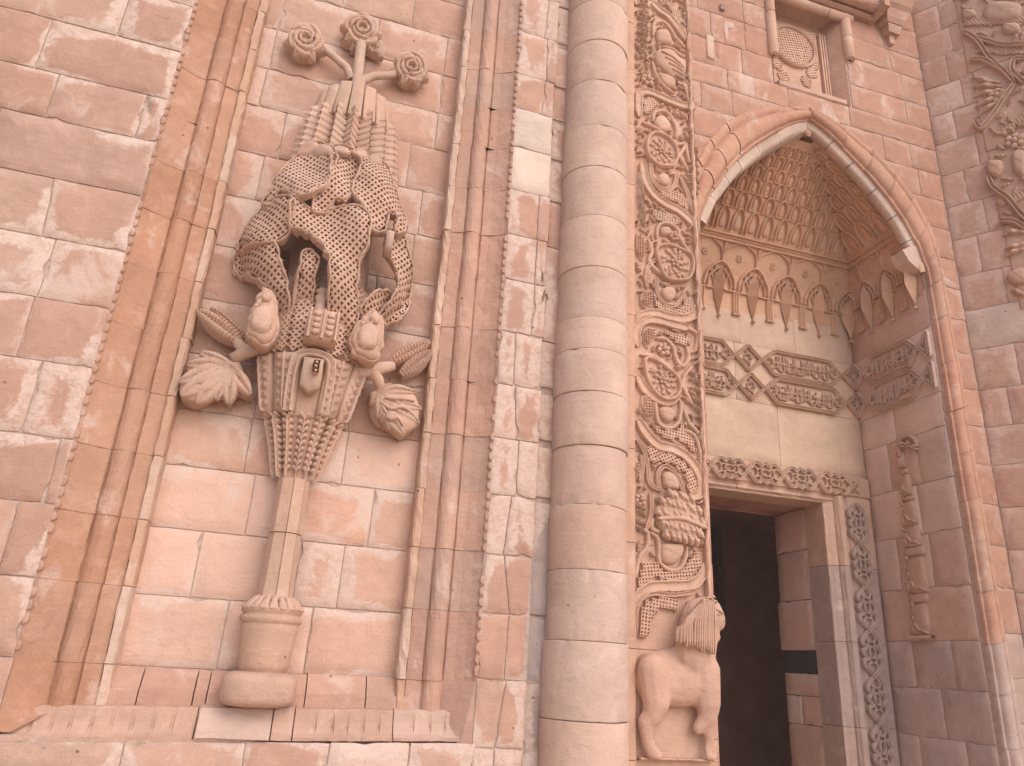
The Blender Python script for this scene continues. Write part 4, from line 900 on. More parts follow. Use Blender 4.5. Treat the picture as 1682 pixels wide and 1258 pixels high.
for s in (-1, 1):
    for a, b in zip(joints, joints[1:]):
        mbx = MB(); o = random.uniform(-0.006, 0.006); V = []; F = []; n = max(3, int((b-a)*10)); K = len(SEC)
        if s < 0 and b > 5: o += 0.012*random.choice((-1, 1))
        ea = 0.0003 if a < 1 else 0.007; eb = 0.0003 if b < 1 else 0.007
        for i in range(n+1):
            k = a+ea+(b-a-ea-eb)*i/n
            for (t, d) in SEC:
                p = ring_pt(k, t); p[0] += jl(s, p[1]); V.append((AX+s*p[0], 4.8-d-o+random.gauss(0, 0.0008), p[1]))
        for i in range(n):
            for q in range(K-1): F.append((i*K+q, i*K+q+1, (i+1)*K+q+1, (i+1)*K+q))
        F += [tuple(range(K)), tuple(n*K+q for q in range(K))]
        mbx.add(V, F, True); part('roll_voussoir', mbx, arch, vary((0.46, 0.345, 0.30)) if (s > 0 and b < 0.42) else vary(random.choice(((0.495, 0.275, 0.188), (0.485, 0.265, 0.18), (0.505, 0.30, 0.205)))))
# pale soffit ring behind the roll
SOF = [(0.045, 0.02), (0.0, 0.03), (-0.075, 0.055), (-0.10, 0.075), (-0.105, 0.22), (-0.10, 0.32), (0.05, 0.36)]
def off_pt(k, o):
    p = ring_pt(k, 0); q = ring_pt(min(k+0.05, 10.0), 0) if k < 9.95 else p; r = ring_pt(max(k-0.05, 0), 0)
    t = q-r; t = t/np.linalg.norm(t); nr = np.array([t[1], -t[0]])
    if nr[0] < 0: nr = -nr
    p2 = p+nr*o; p2[0] = max(p2[0], 0.0); return p2
for s, js in ((-1, [2.0, 3.0, 4.1, 5.1, 6.2, 7.4, 10.0]), (1, [2.75, 3.3, 4.4, 5.6, 6.8, 7.9, 10.0])):
    for a, b in zip(js, js[1:]):
        SO = SOF if s < 0 else [(0.045, 0.02), (0.0, 0.03), (-0.045, 0.045), (-0.062, 0.052), (-0.066, 0.08), (-0.060, 0.13), (0.05, 0.15)]
        mbx = MB(); V = []; F = []; n = max(4, int((b-a)*8)); K = len(SO); oo = random.uniform(-.006, .006)
        for i in range(n+1):
            k = a+0.012+(b-a-0.024)*i/n
            for (o, y) in SO:
                p = off_pt(k, o+oo); p[0] += jl(s, p[1]); V.append((AX+s*p[0], 4.8+y, p[1]))
        for i in range(n):
            for q in range(K-1): F.append((i*K+q, i*K+q+1, (i+1)*K+q+1, (i+1)*K+q))
        F += [tuple(range(K)), tuple(n*K+q for q in range(K))]
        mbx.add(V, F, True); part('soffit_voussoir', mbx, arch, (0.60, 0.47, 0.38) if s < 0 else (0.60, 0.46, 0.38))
# the broken springer block hanging at the right
mbx = MB(); extrude_closed(mbx, [(AX+0.93, 5.50), (AX+1.07, 5.58), (AX+1.20, 5.58), (AX+1.20, 5.31), (AX+1.11, 5.31), (AX+0.99, 5.39)], lambda s, p, q: (p, s, q), 4.825, 4.98, 3, 0.002)
part('springer_block', mbx, arch, (0.57, 0.43, 0.35))
# apex boss
mbx = MB(); lathe(mbx, AX, 4.86, [(0.012, 6.57), (0.034, 6.585), (0.034, 6.61), (0.02, 6.64)], 10); part('apex_boss', mbx, arch, ROSE)

# ================================================================ NICHE WALLS
NW = 1.215; NY = 5.85; XN = DX+NW
FN = front(NY); FSD = side_face(XN)
nb = thing('niche_wall', (AX, NY, 3.5), 'smooth pale plastered-looking stone at the back of the niche above the door', 'wall')
course(nb, FN, 3.50, 4.115, [DX-NW, 3.6, 4.42, (XN, XN)], lambda: vary((0.60, 0.445, 0.325), 0.03), gap=0.0006, bev=0.0012, rough=0.0006, chip=0.0, lime=0.15)
course(nb, FN, 4.115, 4.725, [DX-NW, 3.97, (4.62, 4.6), XN], lambda: vary((0.58, 0.42, 0.31), 0.03), gap=0.0006, bev=0.0012, rough=0.0006, chip=0.0, lime=0.15)
course(nb, FN, 4.725, 5.12, [DX-NW, 3.5, 4.05, 4.7, XN], lambda: vary((0.58, 0.42, 0.31), 0.03), gap=0.0006, bev=0.0012, rough=0.0006, chip=0.0, lime=0.15)
mortar(nb, FN, [(DX-NW, 3.4), (XN, 3.4), (XN, 5.3), (DX-NW, 5.3)])
ns = thing('niche_wall', (XN, 5.3, 0), 'right cheek of the niche, rose blocks lightened against the shade, turning grey near the bottom', 'wall')
SZ = [0, 0.42, 0.85, 1.22, 1.60, 1.98, 2.42, 2.88, 3.32, 3.78, 4.10, 4.74, 5.12]
for i, (z0, z1) in enumerate(zip(SZ, SZ[1:])):
    cs = [4.85, random.uniform(5.2, 5.5), 5.85] if i % 2 else [4.85, random.uniform(5.12, 5.25), random.uniform(5.5, 5.6), 5.85]
    if z0 >= 4.1: cs = [4.84, 5.85]
    course(ns, FSD, z0, z1, cs, (lambda: pick(((0.61, 0.455, 0.385), 3), ((0.60, 0.43, 0.36), 3))) if z0 > 1.7 else (lambda: vary((0.45, 0.355, 0.315))), gap=0.0009, bev=0.002, lime=0.3)  # upper cheek blocks lightened to make up for light not reaching them
mortar(ns, FSD, [(4.82, 0), (5.86, 0), (5.86, 5.3), (4.82, 5.3)])
nl = thing('niche_wall', (DX-NW, 5.3, 0), 'left cheek of the niche, hidden behind the carved pier', 'wall')
for z0, z1 in zip(SZ, SZ[1:]):
    course(nl, lambda u, v, d: (DX-NW+d, u, v), z0, z1, [4.85, 5.4, 5.85], lambda: pick((PINK, 2), (ROSE, 2)))
mortar(nl, lambda u, v, d: (DX-NW+d, u, v), [(4.82, 0), (5.86, 0), (5.86, 5.3), (4.82, 5.3)])

# ================================================================ MUQARNAS VAULT
VB = [(5.0, 5.85), (5.15, 5.85), (5.45, 5.80), (5.74, 5.66), (5.78, 5.63), (6.0, 5.50), (6.2, 5.36), (6.4, 5.20), (6.62, 4.98)]
VW = [(5.0, 1.14), (5.15, 1.14), (5.45, 1.13), (5.74, 1.05), (5.78, 1.03), (6.0, 0.86), (6.2, 0.66), (6.4, 0.45), (6.62, 0.14)]
def itp(tab, z):
    z = min(max(z, tab[0][0]), tab[-1][0])
    for (za, a), (zb, b) in zip(tab, tab[1:]):
        if za <= z <= zb: return a+(b-a)*(z-za)/(zb-za)
def vcx(z): return DX+(AX-DX)*min(1, max(0, (z-5.0)/1.5))
def vw_(z): return itp(VW, z)+0.075*(1-min(1, max(0, (z-5.0)/1.5)))
def vback(u, v, d):
    return (u, itp(VB, v)-d*0.92, v-0.3*d)
def vright(u, v, d):
    return (vcx(v)+vw_(v)-d*0.92, u, v-0.3*d)
def vleft(u, v, d):
    return (vcx(v)-vw_(v)+d*0.92, u, v-0.3*d)
vault = thing('muqarnas_vault', (AX, 5.4, 5.0), 'stalactite half vault of small carved cells under the pointed arch', 'vault')
VC = (0.60, 0.375, 0.245)  # vault stone lightened to make up for the little light inside
mbx = MB(); Z = np.linspace(5.08, 6.62, 26)
for mp, ua, ub in ((vback, lambda z: vcx(z)-vw_(z), lambda z: vcx(z)+vw_(z)), (vright, lambda z: 4.86, lambda z: itp(VB, z)), (vleft, lambda z: 4.86, lambda z: itp(VB, z))):
    V = []; F = []; K = 16
    for z in Z:
        for k in range(K+1): V.append(mp(ua(z)+(ub(z)-ua(z))*k/K, z, 0.0))
    for i in range(len(Z)-1):
        for k in range(K):
            o = i*(K+1)+k; F.append((o, o+1, o+K+2, o+K+1))
    mbx.add(V, F, True)
part('vault_shell', mbx, vault, VC)
def tiers(mp, ua, ub, n_of, flip):
    # tier 1: dark daggers under fans, drops between
    def span(z): return ua(z), ub(z)
    n = n_of
    a, b = span(5.3); st = (b-a)/n
    for k in range(n+1):
        u = a+st*k
        # dagger recess under a ribbed fan, built as a jutting prism to turn dark
        mbx = MB(); w = st*0.17
        V = [mp(u, 4.99, 0.01), mp(u-w, 5.27, 0.005), mp(u+w, 5.27, 0.005), mp(u, 5.25, 0.12), mp(u-w*0.8, 5.40, 0.02), mp(u+w*0.8, 5.40, 0.02), mp(u, 5.42, 0.10), mp(u, 5.52, 0.02)]
        mbx.add(V, [(0, 3, 1), (0, 2, 3), (1, 3, 6, 4), (3, 2, 5, 6), (4, 6, 7), (6, 5, 7)], False)
        o = part('dagger_prism', mbx, vault, vary(VC, 0.05))
        mbx = MB(); ribbon(mbx, mp, [(u, 5.00), (u, 4.975)], 0.03, 0.05, ROUND, (0, 0)); part('prism_tip', mbx, o, vary(VC, 0.04))
        for r, w_ in ((1.0, 0.022), (0.76, 0.016)):
            mbx = MB(); ribbon(mbx, mp, [(u+x*st*0.44*r, 5.30+z*0.25*r) for x, z in ((-1, 0), (-0.92, 0.42), (-0.5, 0.82), (0, 1.0), (0.5, 0.82), (0.92, 0.42), (1, 0))], w_, 0.040, ROUND, (0, 0)); part('fan_arch', mbx, vault, vary(VC, 0.05))
        for x in (-0.62, -0.34, 0.34, 0.62):
            mbx = MB(); ribbon(mbx, mp, [(u+x*st*0.16, 5.28), (u+x*st*0.46, 5.30+0.25*sqrt(1-x*x)*0.86)], 0.012, 0.030, ROUND, (0, 0)); part('fan_rib', mbx, vault, vary(VC, 0.05))
    for k in range(n):
        u = a+st*(k+0.5)
        for q in (-0.026, 0.0, 0.026):
            mbx = MB(); ribbon(mbx, mp, [(u+q, 5.27), (u+q, 5.06), (u+q+0.012, 5.03)], 0.013, 0.034, LETTER, (0, 0)); part('drop', mbx, vault, vary(VC, 0.05))
        mbx = MB(); ribbon(mbx, mp, [(u-0.045, 5.035), (u+0.05, 5.035)], 0.016, 0.034, LETTER, (0, 0)); part('drop', mbx, vault, vary(VC, 0.05))
        mbx = MB(); ribbon(mbx, mp, [(u-st*0.33, 5.275), (u+st*0.33, 5.275)], 0.016, 0.032, ROUND, (0, 0)); part('string_line', mbx, vault, vary(VC, 0.05))
        mbx = MB(); flower(mbx, mp, (u, 5.615), 0.042, 6, 0.020); part('boss', mbx, vault, vary(VC, 0.05))
        for s in (-1, 1):
            mbx = MB(); ribbon(mbx, mp, [(u+s*st*0.5, 5.58), (u+s*st*0.40, 5.68), (u+s*st*0.14, 5.735)], 0.016, 0.028, ROUND, (0, 0)); part('cell_arch', mbx, vault, vary(VC, 0.05))
        mbx = MB(); ribbon(mbx, mp, [(u-st*0.5, 5.74), (u-st*0.5, 5.55)], 0.016, 0.03, ROUND, (0, 0)); part('string_line', mbx, vault, vary(VC, 0.05))
    # ledge
    a, b = span(5.76)
    mbx = MB(); ribbon(mbx, mp, [(a, 5.755), (b, 5.755)], 0.034, 0.034, FLATB, (0, 0), 0.03); part('ledge', mbx, vault, vary(VC, 0.04))
    mbx = MB(); ribbon(mbx, mp, [(a, 5.80), (b, 5.80)], 0.02, 0.02, ROUND, (0, 0), 0.03); part('ledge', mbx, vault, vary(VC, 0.04))
    # upper tiers of leaf shaped cells, smaller as they climb
    tz = [(5.83, 6.03), (6.03, 6.17), (6.17, 6.29), (6.29, 6.39), (6.39, 6.48), (6.48, 6.56)]
    for i, (z0, z1) in enumerate(tz):
        zm = (z0+z1)/2; a, b = span(zm); m_ = max(1, int(round((b-a)/(0.172-0.014*i)))); st = (b-a)/m_
        for k in range(m_):
            u = a+st*(k+0.5)+(st*0.08 if i % 2 else -st*0.05); hgt = z1-z0; w = st*0.36
            o_ = [(u-w, z0), (u-w, z0+hgt*0.5), (u-w*0.7, z0+hgt*0.8), (u, z1-0.004), (u+w*0.7, z0+hgt*0.8), (u+w, z0+hgt*0.5), (u+w, z0)]
            mbx = MB(); ribbon(mbx, mp, o_, 0.015, 0.040, ROUND, (0, 0), wob=0.15); o = part('muqarnas_cell', mbx, vault, vary(VC, 0.05))
            mbx = MB()
            if i == 0: pillow(mbx, mp, [(u-w*0.45, z0+0.02), (u-w*0.5, z0+hgt*0.45), (u, z0+hgt*0.78), (u+w*0.5, z0+hgt*0.45), (u+w*0.45, z0+0.02)], 0.022)
            else: leaf(mbx, mp, (u, z0+0.005), (u, z0+hgt*0.8), w*1.2, 0.028, veins=2, nx=8, ny=5)
            part('cell_leaf', mbx, o, vary(VC, 0.05))
        mbx = MB(); ribbon(mbx, mp, [(a, z1), (b, z1)], 0.012, 0.018, ROUND, (0, 0), 0.03, wob=0.2); part('string_line', mbx, vault, vary(VC, 0.05))
tiers(vback, lambda z: vcx(z)-vw_(z), lambda z: vcx(z)+vw_(z), 6, 1)
tiers(vright, lambda z: 4.95, lambda z: itp(VB, z)-0.01, 3, 1)
# ================================================================ INSCRIPTION BANDS
LETTER_SHADE = (0.45, 0.285, 0.20)  # raised letters darkened, the relief's shadow worked into their colour
def cartouche(parent, mp, o_, kind, col):
    us = [p[0] for p in o_]; u0, u1 = min(us), max(us); vs2 = [p[1] for p in o_]; v0, v1 = min(vs2), max(vs2)
    mbx = MB(); ribbon(mbx, mp, o_+[o_[0]], 0.034, 0.032, GROOVED, (0, 0), wob=0.03) if False else None
    mbx = MB(); n = len(o_)
    pts = []
    for i in range(n):                    # straight-sided outline with softened corners
        a, b = np.array(o_[i]), np.array(o_[(i+1) % n]); L = np.linalg.norm(b-a); k = max(2, int(L/0.05))
        for j in range(k): pts.append(tuple(a+(b-a)*(0.04+0.92*j/k)))
    ribbon(mbx, mp, pts, 0.036, 0.040, GROOVED, (0, 0), closed=True, wob=0.03)
    o = part('cartouche', mbx, parent, col)
    def ins(u, v):
        c = ((u0+u1)/2, (v0+v1)/2); return in_poly(c[0]+(u-c[0])*1.0, c[1]+(v-c[1])*1.0, [(c[0]+(p[0]-c[0])*0.92, c[1]+(p[1]-c[1])*0.86) for p in o_])
    def stroke(pts2, w=0.0115, h=0.030):
        if all(ins(*p) for p in pts2):
            m2 = MB(); ribbon(m2, mp, pts2, w, h, LETTER, (0.12, 0.2), 0.012); return m2
    H = v1-v0; vb = v0+H*0.21; lets = []
    if kind == 'text':
        e = H*0.50
        # upright shafts, bowls and dots of a band of cursive lettering
        u = u0+e
        for ub in (u0+e*0.92, u1-e*0.92):
            lets.append(stroke([(ub, v0+H*0.17), (ub, v1-H*0.17)], 0.010))
        while u < u1-e:
            r = random.random()
            if r < 0.52: lets.append(stroke([(u, vb+random.uniform(0, .02)), (u+random.uniform(-.006, .006), vb+H*0.3), (u-0.004, v0+H*random.uniform(0.74, 0.86))]))
            elif r < 0.8: lets.append(stroke([(u-0.03, vb+0.05), (u-0.032, vb+0.005), (u, vb-0.006), (u+0.03, vb+0.008), (u+0.034, vb+0.05)]))
            else: lets.append(stroke([(u-0.02, vb+0.06), (u+0.005, vb+0.085), (u+0.024, vb+0.06), (u+0.005, vb+0.035), (u-0.03, vb+0.02)]))
            if random.random() < 0.6: lets.append(stroke([(u-0.04, v0+H*0.52+random.uniform(-.02, .03)), (u+0.005, v0+H*0.49), (u+0.045, v0+H*0.55)], 0.011))
            if random.random() < 0.5:
                q = (u+random.uniform(-.02, .02), v0+H*random.uniform(0.6, 0.78)); lets.append(stroke([q, (q[0]+0.016, q[1]-0.010)], 0.014))
            u += random.uniform(0.019, 0.030)
        ends = [(u0+H*0.30, (v0+v1)/2), (u1-H*0.30, (v0+v1)/2)]
    else: ends = [((u0+u1)/2, (v0+v1)/2)]
    for c in ends:
        if not ins(*c): continue
        m2 = MB(); ribbon(m2, mp, ring_pts(c, 0.042, 0.050, 8), 0.014, 0.030, LETTER, closed=True)
        for a in range(4): ribbon(m2, mp, [(c[0]+0.012*cos(a*pi/2), c[1]+0.012*sin(a*pi/2)), (c[0]+0.075*cos(a*pi/2+0.25), c[1]+0.085*sin(a*pi/2+0.25))], 0.013, 0.030, LETTER)
        part('knot_ornament', m2, o, col)
    for l in lets:
        if l is not None: part('lettering', l, o, col)
ib = thing('inscription_band', (4.3, NY, 4.1), 'double row of pointed cartouches with raised lettering on the back wall of the niche', 'inscription')
tri = lambda c, w, h: [(c[0]-w, c[1]), (c[0], c[1]+h), (c[0]+w, c[1]), (c[0], c[1]-h)]
for zc in (4.57, 4.268):
    dx = 0.0 if zc > 4.4 else 0.025
    long_ = lambda a, b: [(a, zc), (a+0.125, zc+0.128), (b-0.125, zc+0.128), (b, zc), (b-0.12, zc-0.132), (a+0.12, zc-0.132)]
    cartouche(ib, FN, long_(2.99, 3.945+dx), 'text', LETTER_SHADE)
    cartouche(ib, FN, tri((4.112+dx*0.6, zc), 0.148, 0.135), 'knot', LETTER_SHADE)
    cartouche(ib, FN, long_(4.282+dx*0.4, 5.20+dx), 'text', LETTER_SHADE)
    cartouche(ib, FN, [(5.232+dx, zc), (XN-0.012, zc+0.13), (XN-0.012, zc-0.13)], 'knot', LETTER_SHADE)
isd = thing('inscription_band', (XN, 5.3, 4.1), 'double row of lettered cartouches slanting away on the right cheek of the niche', 'inscription')
for zc in (4.575, 4.268):
    cartouche(isd, FSD, [(5.005, zc), (5.12, zc+0.135), (5.565, zc+0.135), (5.70, zc), (5.575, zc-0.135), (5.13, zc-0.135)], 'text', (0.52, 0.37, 0.305))  # cheek lettering darkened in the same way
    cartouche(isd, FSD, [(5.835, zc+0.13), (5.715, zc), (5.835, zc-0.13)], 'knot', (0.52, 0.37, 0.305))
    cartouche(isd, FSD, [(4.99, zc), (4.875, zc+0.125), (4.875, zc-0.125)], 'knot', (0.52, 0.37, 0.305))

# ================================================================ DOOR
door = thing('door_surround', (AX, NY, 0), 'stone door frame with interlaced carved border around the dark doorway', 'door frame')
DC = (0.52, 0.355, 0.265); DG = (0.40, 0.305, 0.265)
XO, XI, ZI, ZO = XN-0.02, 5.075, 3.285, 3.50         # outer edge, inner edge of the carved border on the right
XOL, XIL = DX-NW+0.02, 2*DX-5.075
JX = 4.855; JXL = 2*DX-JX; LZ = 3.20                  # opening
for i, (a, b) in enumerate(((0, 0.6), (0.6, 1.25), (1.25, 1.95), (1.95, 2.62), (2.62, 3.28))):
    for s in (-1, 1):
        mbx = MB(); pr_ = [(NW-0.015, 0.10), (NW-0.015, -0.028), (NW-0.035, -0.040), (0.915, -0.040), (0.905, -0.026), (0.870, -0.022), (0.862, -0.050)] + [(0.822-0.036*cos(t), -0.052-0.024*sin(t)) for t in np.linspace(pi, 0, 7)] + [(0.775, -0.035), (0.770, -0.015), (0.72, -0.010), (0.70, 0.0), (0.670, 0.004), (0.667, 0.02), (0.667, 0.27), (0.87, 0.27)]
        extrude(mbx, pr_, lambda q, p, d: (DX+s*p, NY+d, q), a+0.002, b-0.002, 6, 0.0012)
        part('jamb_stone', mbx, door, vary(DG if b < 2.7 else DC, 0.05))
for a, b in ((DX-NW+0.015, 3.9), (3.9, 4.6), (4.6, XN-0.015)):
    mbx = MB(); pr_ = [(0.10, ZO-0.002), (-0.030, ZO-0.004), (-0.042, ZO-0.02), (-0.042, ZI+0.02), (-0.022, ZI+0.006), (-0.018, ZI-0.010), (-0.03, ZI-0.03), (-0.032, ZI-0.05), (-0.006, ZI-0.066), (0.0, LZ+0.004), (0.02, LZ), (0.27, LZ), (0.27, ZO)]
    extrude(mbx, pr_, lambda q, p, z: (q, NY+p, z), a+0.002, b-0.002, 8, 0.0025); part('lintel_stone', mbx, door, vary(DC, 0.04))
# interlace: one repeating knot, copied along lintel and jamb
kb = MB(); fm = lambda u, v, d: (u, -d, v)
P_ = 0.385
for s in (-1, 1):
    ribbon(kb, fm, [(-P_/2, -0.008*s), (-P_/2+0.035, 0.045*s), (-P_/2+0.085, 0.088*s), (-P_/2+0.13, 0.085*s), (-0.05, 0.060*s), (0.0, 0.092*s), (0.05, 0.060*s), (P_/2-0.13, 0.085*s), (P_/2-0.085, 0.088*s), (P_/2-0.035, 0.045*s), (P_/2, -0.008*s)], 0.030, 0.044, GROOVED, (0, 0), 0.01)
    for e in (-1, 1):
        ribbon(kb, fm, [(e*(P_/2-0.02), 0.012*s), (e*(P_/2-0.06), 0.045*s), (e*(P_/2-0.095), 0.040*s), (e*(P_/2-0.105), 0.0)], 0.020, 0.040, ROUND, (0.1, 0.1), 0.01)
        ribbon(kb, fm, [(e*0.035, 0.030*s), (e*0.075, 0.036*s), (e*0.095, 0.012*s)], 0.019, 0.038, ROUND, (0.1, 0.2), 0.01)
        leaf(kb, fm, (e*0.015, 0.062*s), (e*0.045, 0.030*s), 0.026, 0.026, 3, nx=8, ny=4)
ribbon(kb, fm, ring_pts((0, 0), 0.050, 0.030, 10), 0.016, 0.044, ROUND, closed=True, step=0.01)
kmesh = bpy.data.meshes.new('interlace_knot'); kmesh.from_pydata(kb.v, [], kb.f); kmesh.polygons.foreach_set('use_smooth', [True]*len(kmesh.polygons)); kmesh.materials.append(M_CARVE)
def knot(loc, rot, sc=1.0):
    o = bpy.data.objects.new('interlace_knot', kmesh); COL.objects.link(o); o.parent = door
    o.location = Vector(loc)-LOC[door]; o.rotation_euler = (0, rot, 0); o.color = (vary(DC, 0.05) if rot == 0 else vary(DG, 0.05))+(1,); o.scale = (sc, 1, random.uniform(0.95, 1.04)); LOC[o] = LOC[door]
for k in range(6): knot((5.135-P_*(k+0.5)+0.02, NY-0.040, 3.393), 0.0)
for k in range(8):
    for s in (-1, 1): knot((DX+s*0.995, NY-0.040, 3.20-P_*(k+0.45)), pi/2)
mbx = MB()
for s in (-1, 1): ribbon(mbx, front(NY-0.04), [(5.13, 3.33*1 if s < 0 else 3.46), (5.19, 3.395), (5.25, 3.46 if s < 0 else 3.33)], 0.024, 0.028, GROOVED, (0, 0))
ribbon(mbx, front(NY-0.04), ring_pts((5.19, 3.395), 0.05, 0.05, 10), 0.014, 0.026, ROUND, closed=True); part('corner_knot', mbx, door, DC)

M_BASALT = flat_material('basalt', (0.030, 0.028, 0.031), (0.048, 0.043, 0.045), 20, 0.004)
# ================================================================ PASSAGE BEHIND THE DOOR
ps = thing('passage_wall', (JX+0.01, 6.3, 0), 'dim passage wall with one dark basalt block inside the doorway', 'wall')
PSC = (0.60, 0.40, 0.33)
PSF = lambda u, v, d: (JX+0.012-d, u, v)
for (z0, z1, cs, cc) in ((0.0, 0.5, [6.13, 6.62], PSC), (0.5, 1.22, [6.13, 6.62], PSC), (1.22, 1.47, [6.13, 6.40, 6.62], PSC), (1.47, 1.665, [6.13, 6.62], PSC), (1.665, 1.87, [6.13, 6.66], (0.035, 0.033, 0.036)), (1.87, 2.33, [6.13, 6.66], PSC), (2.33, 2.8, [6.13, 6.62], PSC), (2.8, 3.2, [6.13, 6.62], PSC)):
    for i, (a, b) in enumerate(zip(cs, cs[1:])):
        so = stone(ps, PSF, [(a, z0), (b, z0), (b, z1), (a, z1)], 0.3, (0.66, 0.52, 0.45) if (z0 == 1.22 and i == 1) else vary(cc, 0.04))
        if cc[0] < 0.1: so.data.materials[0] = M_BASALT
pl2 = thing('passage_wall', (JXL, 6.3, 0), 'left wall of the dark passage, hidden by the pier', 'wall')
for z0, z1 in ((0, 0.8), (0.8, 1.6), (1.6, 2.4), (2.4, 3.2)): stone(pl2, lambda u, v, d: (JXL-0.012+d, u, v), [(6.13, z0), (6.62, z0), (6.62, z1), (6.13, z1)], 0.3, vary(ROSE))
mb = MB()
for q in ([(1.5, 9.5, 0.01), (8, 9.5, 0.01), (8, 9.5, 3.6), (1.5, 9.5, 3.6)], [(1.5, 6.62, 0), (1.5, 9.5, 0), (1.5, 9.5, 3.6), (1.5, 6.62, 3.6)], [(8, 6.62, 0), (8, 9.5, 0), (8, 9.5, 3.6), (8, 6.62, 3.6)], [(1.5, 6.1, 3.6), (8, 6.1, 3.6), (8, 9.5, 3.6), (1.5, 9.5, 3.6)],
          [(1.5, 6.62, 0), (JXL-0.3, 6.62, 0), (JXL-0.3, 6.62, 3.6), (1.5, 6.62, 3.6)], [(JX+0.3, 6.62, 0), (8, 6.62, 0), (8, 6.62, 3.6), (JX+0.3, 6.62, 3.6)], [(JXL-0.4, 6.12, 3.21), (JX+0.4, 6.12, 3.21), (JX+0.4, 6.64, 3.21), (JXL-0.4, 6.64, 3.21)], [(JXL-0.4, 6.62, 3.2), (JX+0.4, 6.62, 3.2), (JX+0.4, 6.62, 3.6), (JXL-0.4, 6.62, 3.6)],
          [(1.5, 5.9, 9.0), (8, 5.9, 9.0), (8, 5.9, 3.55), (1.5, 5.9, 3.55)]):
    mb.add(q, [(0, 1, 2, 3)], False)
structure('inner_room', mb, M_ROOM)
iw = thing('inner_doorway', (4.9, 9.45, 0), 'blackish inner opening seen deep inside the dark room', 'doorway')
mbx = MB(); box(mbx, 5.35, 5.45, 9.3, 9.5, 2.4, 3.45); box(mbx, 5.85, 5.95, 9.3, 9.5, 2.4, 3.45); box(mbx, 5.35, 5.95, 9.3, 9.5, 3.45, 3.55); part('frame', mbx, iw, (0.07, 0.04, 0.04))
mbx = MB(); box(mbx, 5.45, 5.85, 9.42, 9.49, 2.4, 3.45); part('dark_panel', mbx, iw, (0.03, 0.02, 0.025))  # near-black panel closing the opening

# ================================================================ SCROLL-HEADED RELIEF ON THE NICHE CHEEK
fg = thing('scroll_relief', (XN, 5.35, 2.0), 'slender carved staff with hooked head on the right cheek of the niche', 'carving')
FC = (0.50, 0.325, 0.245)
mbx = MB()
segs = [(2.02, 2.30, 0.10, 0.085, 5.40), (2.30, 2.38, 0.115, 0.115, 5.395), (2.38, 2.70, 0.115, 0.105, 5.38), (2.70, 2.78, 0.125, 0.125, 5.37), (2.78, 2.97, 0.09, 0.085, 5.365), (2.97, 3.20, 0.085, 0.065, 5.36), (3.20, 3.24, 0.08, 0.08, 5.36), (3.24, 3.45, 0.06, 0.045, 5.36), (3.45, 3.50, 0.06, 0.06, 5.362), (3.50, 3.66, 0.032, 0.03, 5.365)]
for z0, z1, wa, wb_, yc in segs:
    mbx = MB(); wa *= 0.92; wb_ *= 0.92
    jt = lambda: random.uniform(-0.006, 0.006)
    pillow(mbx, FSD, [(yc-wa+jt(), z0+0.002), (yc+wa*0.5, z0-0.004+jt()), (yc+wa+jt(), z0+0.006), (yc+wa*0.96+jt(), (z0+z1)/2), (yc+wb_+jt(), z1-0.004), (yc-wb_+jt(), z1-0.002), (yc-wa*0.96, (z0+z1)/2)], 0.026, sm=False, skirt=0.01, steps=((1, 0.0), (0.93, 0.6), (0.75, 0.9), (0.4, 1.0))); o = part('staff_segment', mbx, fg, vary(FC, 0.05))
    if z1-z0 > 0.12:
        k = int((z1-z0)/0.055)
        for q in range(k):      # curled leaves creeping up the far edge
            zz = z0+0.03+(z1-z0-0.05)*q/max(1, k-1); ww = wa+(wb_-wa)*(zz-z0)/(z1-z0)
            mbx = MB(); leaf(mbx, FSD, (yc+ww*0.72, zz-0.022), (yc+ww*1.12+jt(), zz+0.030), 0.034, 0.040, 3, nx=12, ny=5, bend=0.25*random.choice((-1, 1))); part('creeping_leaf', mbx, o, vary(FC, 0.05))
        mbx = MB(); ribbon(mbx, FSD, [(yc+wa*0.9, z0+0.03), (yc+wa*0.8, z0+0.09), (yc+wa*0.4, z0+0.085), (yc+wa*0.2, z0+0.05), (yc-wa*0.4, z0+0.04), (yc-wa*0.9, z0+0.015)], 0.026, 0.018, ROUND, base=0.020); part('acanthus_curl', mbx, o, vary(FC, 0.05))
mbx = MB(); ribbon(mbx, FSD, [(5.372, 3.62), (5.378, 3.70), (5.35, 3.765), (5.27, 3.79), (5.19, 3.75), (5.165, 3.69), (5.20, 3.665)], 0.042, 0.045, ROUND, (0.1, 0.2)); o = part('hook', mbx, fg, FC)
for p in ((5.33, 3.72), (5.25, 3.70), (5.19, 3.66)):
    mbx = MB(); flower(mbx, FSD, p, 0.034, 5, 0.07); part('hook_leaf', mbx, o, vary(FC, 0.05))
mbx = MB(); extrude(mbx, [(5.27, 2.0), (5.53, 2.0), (5.53, 2.02), (5.27, 2.025)], lambda s, p, q: (XN-s, p, q), -0.02, 0.05, 2, 0.001); part('foot', mbx, fg, PALE)

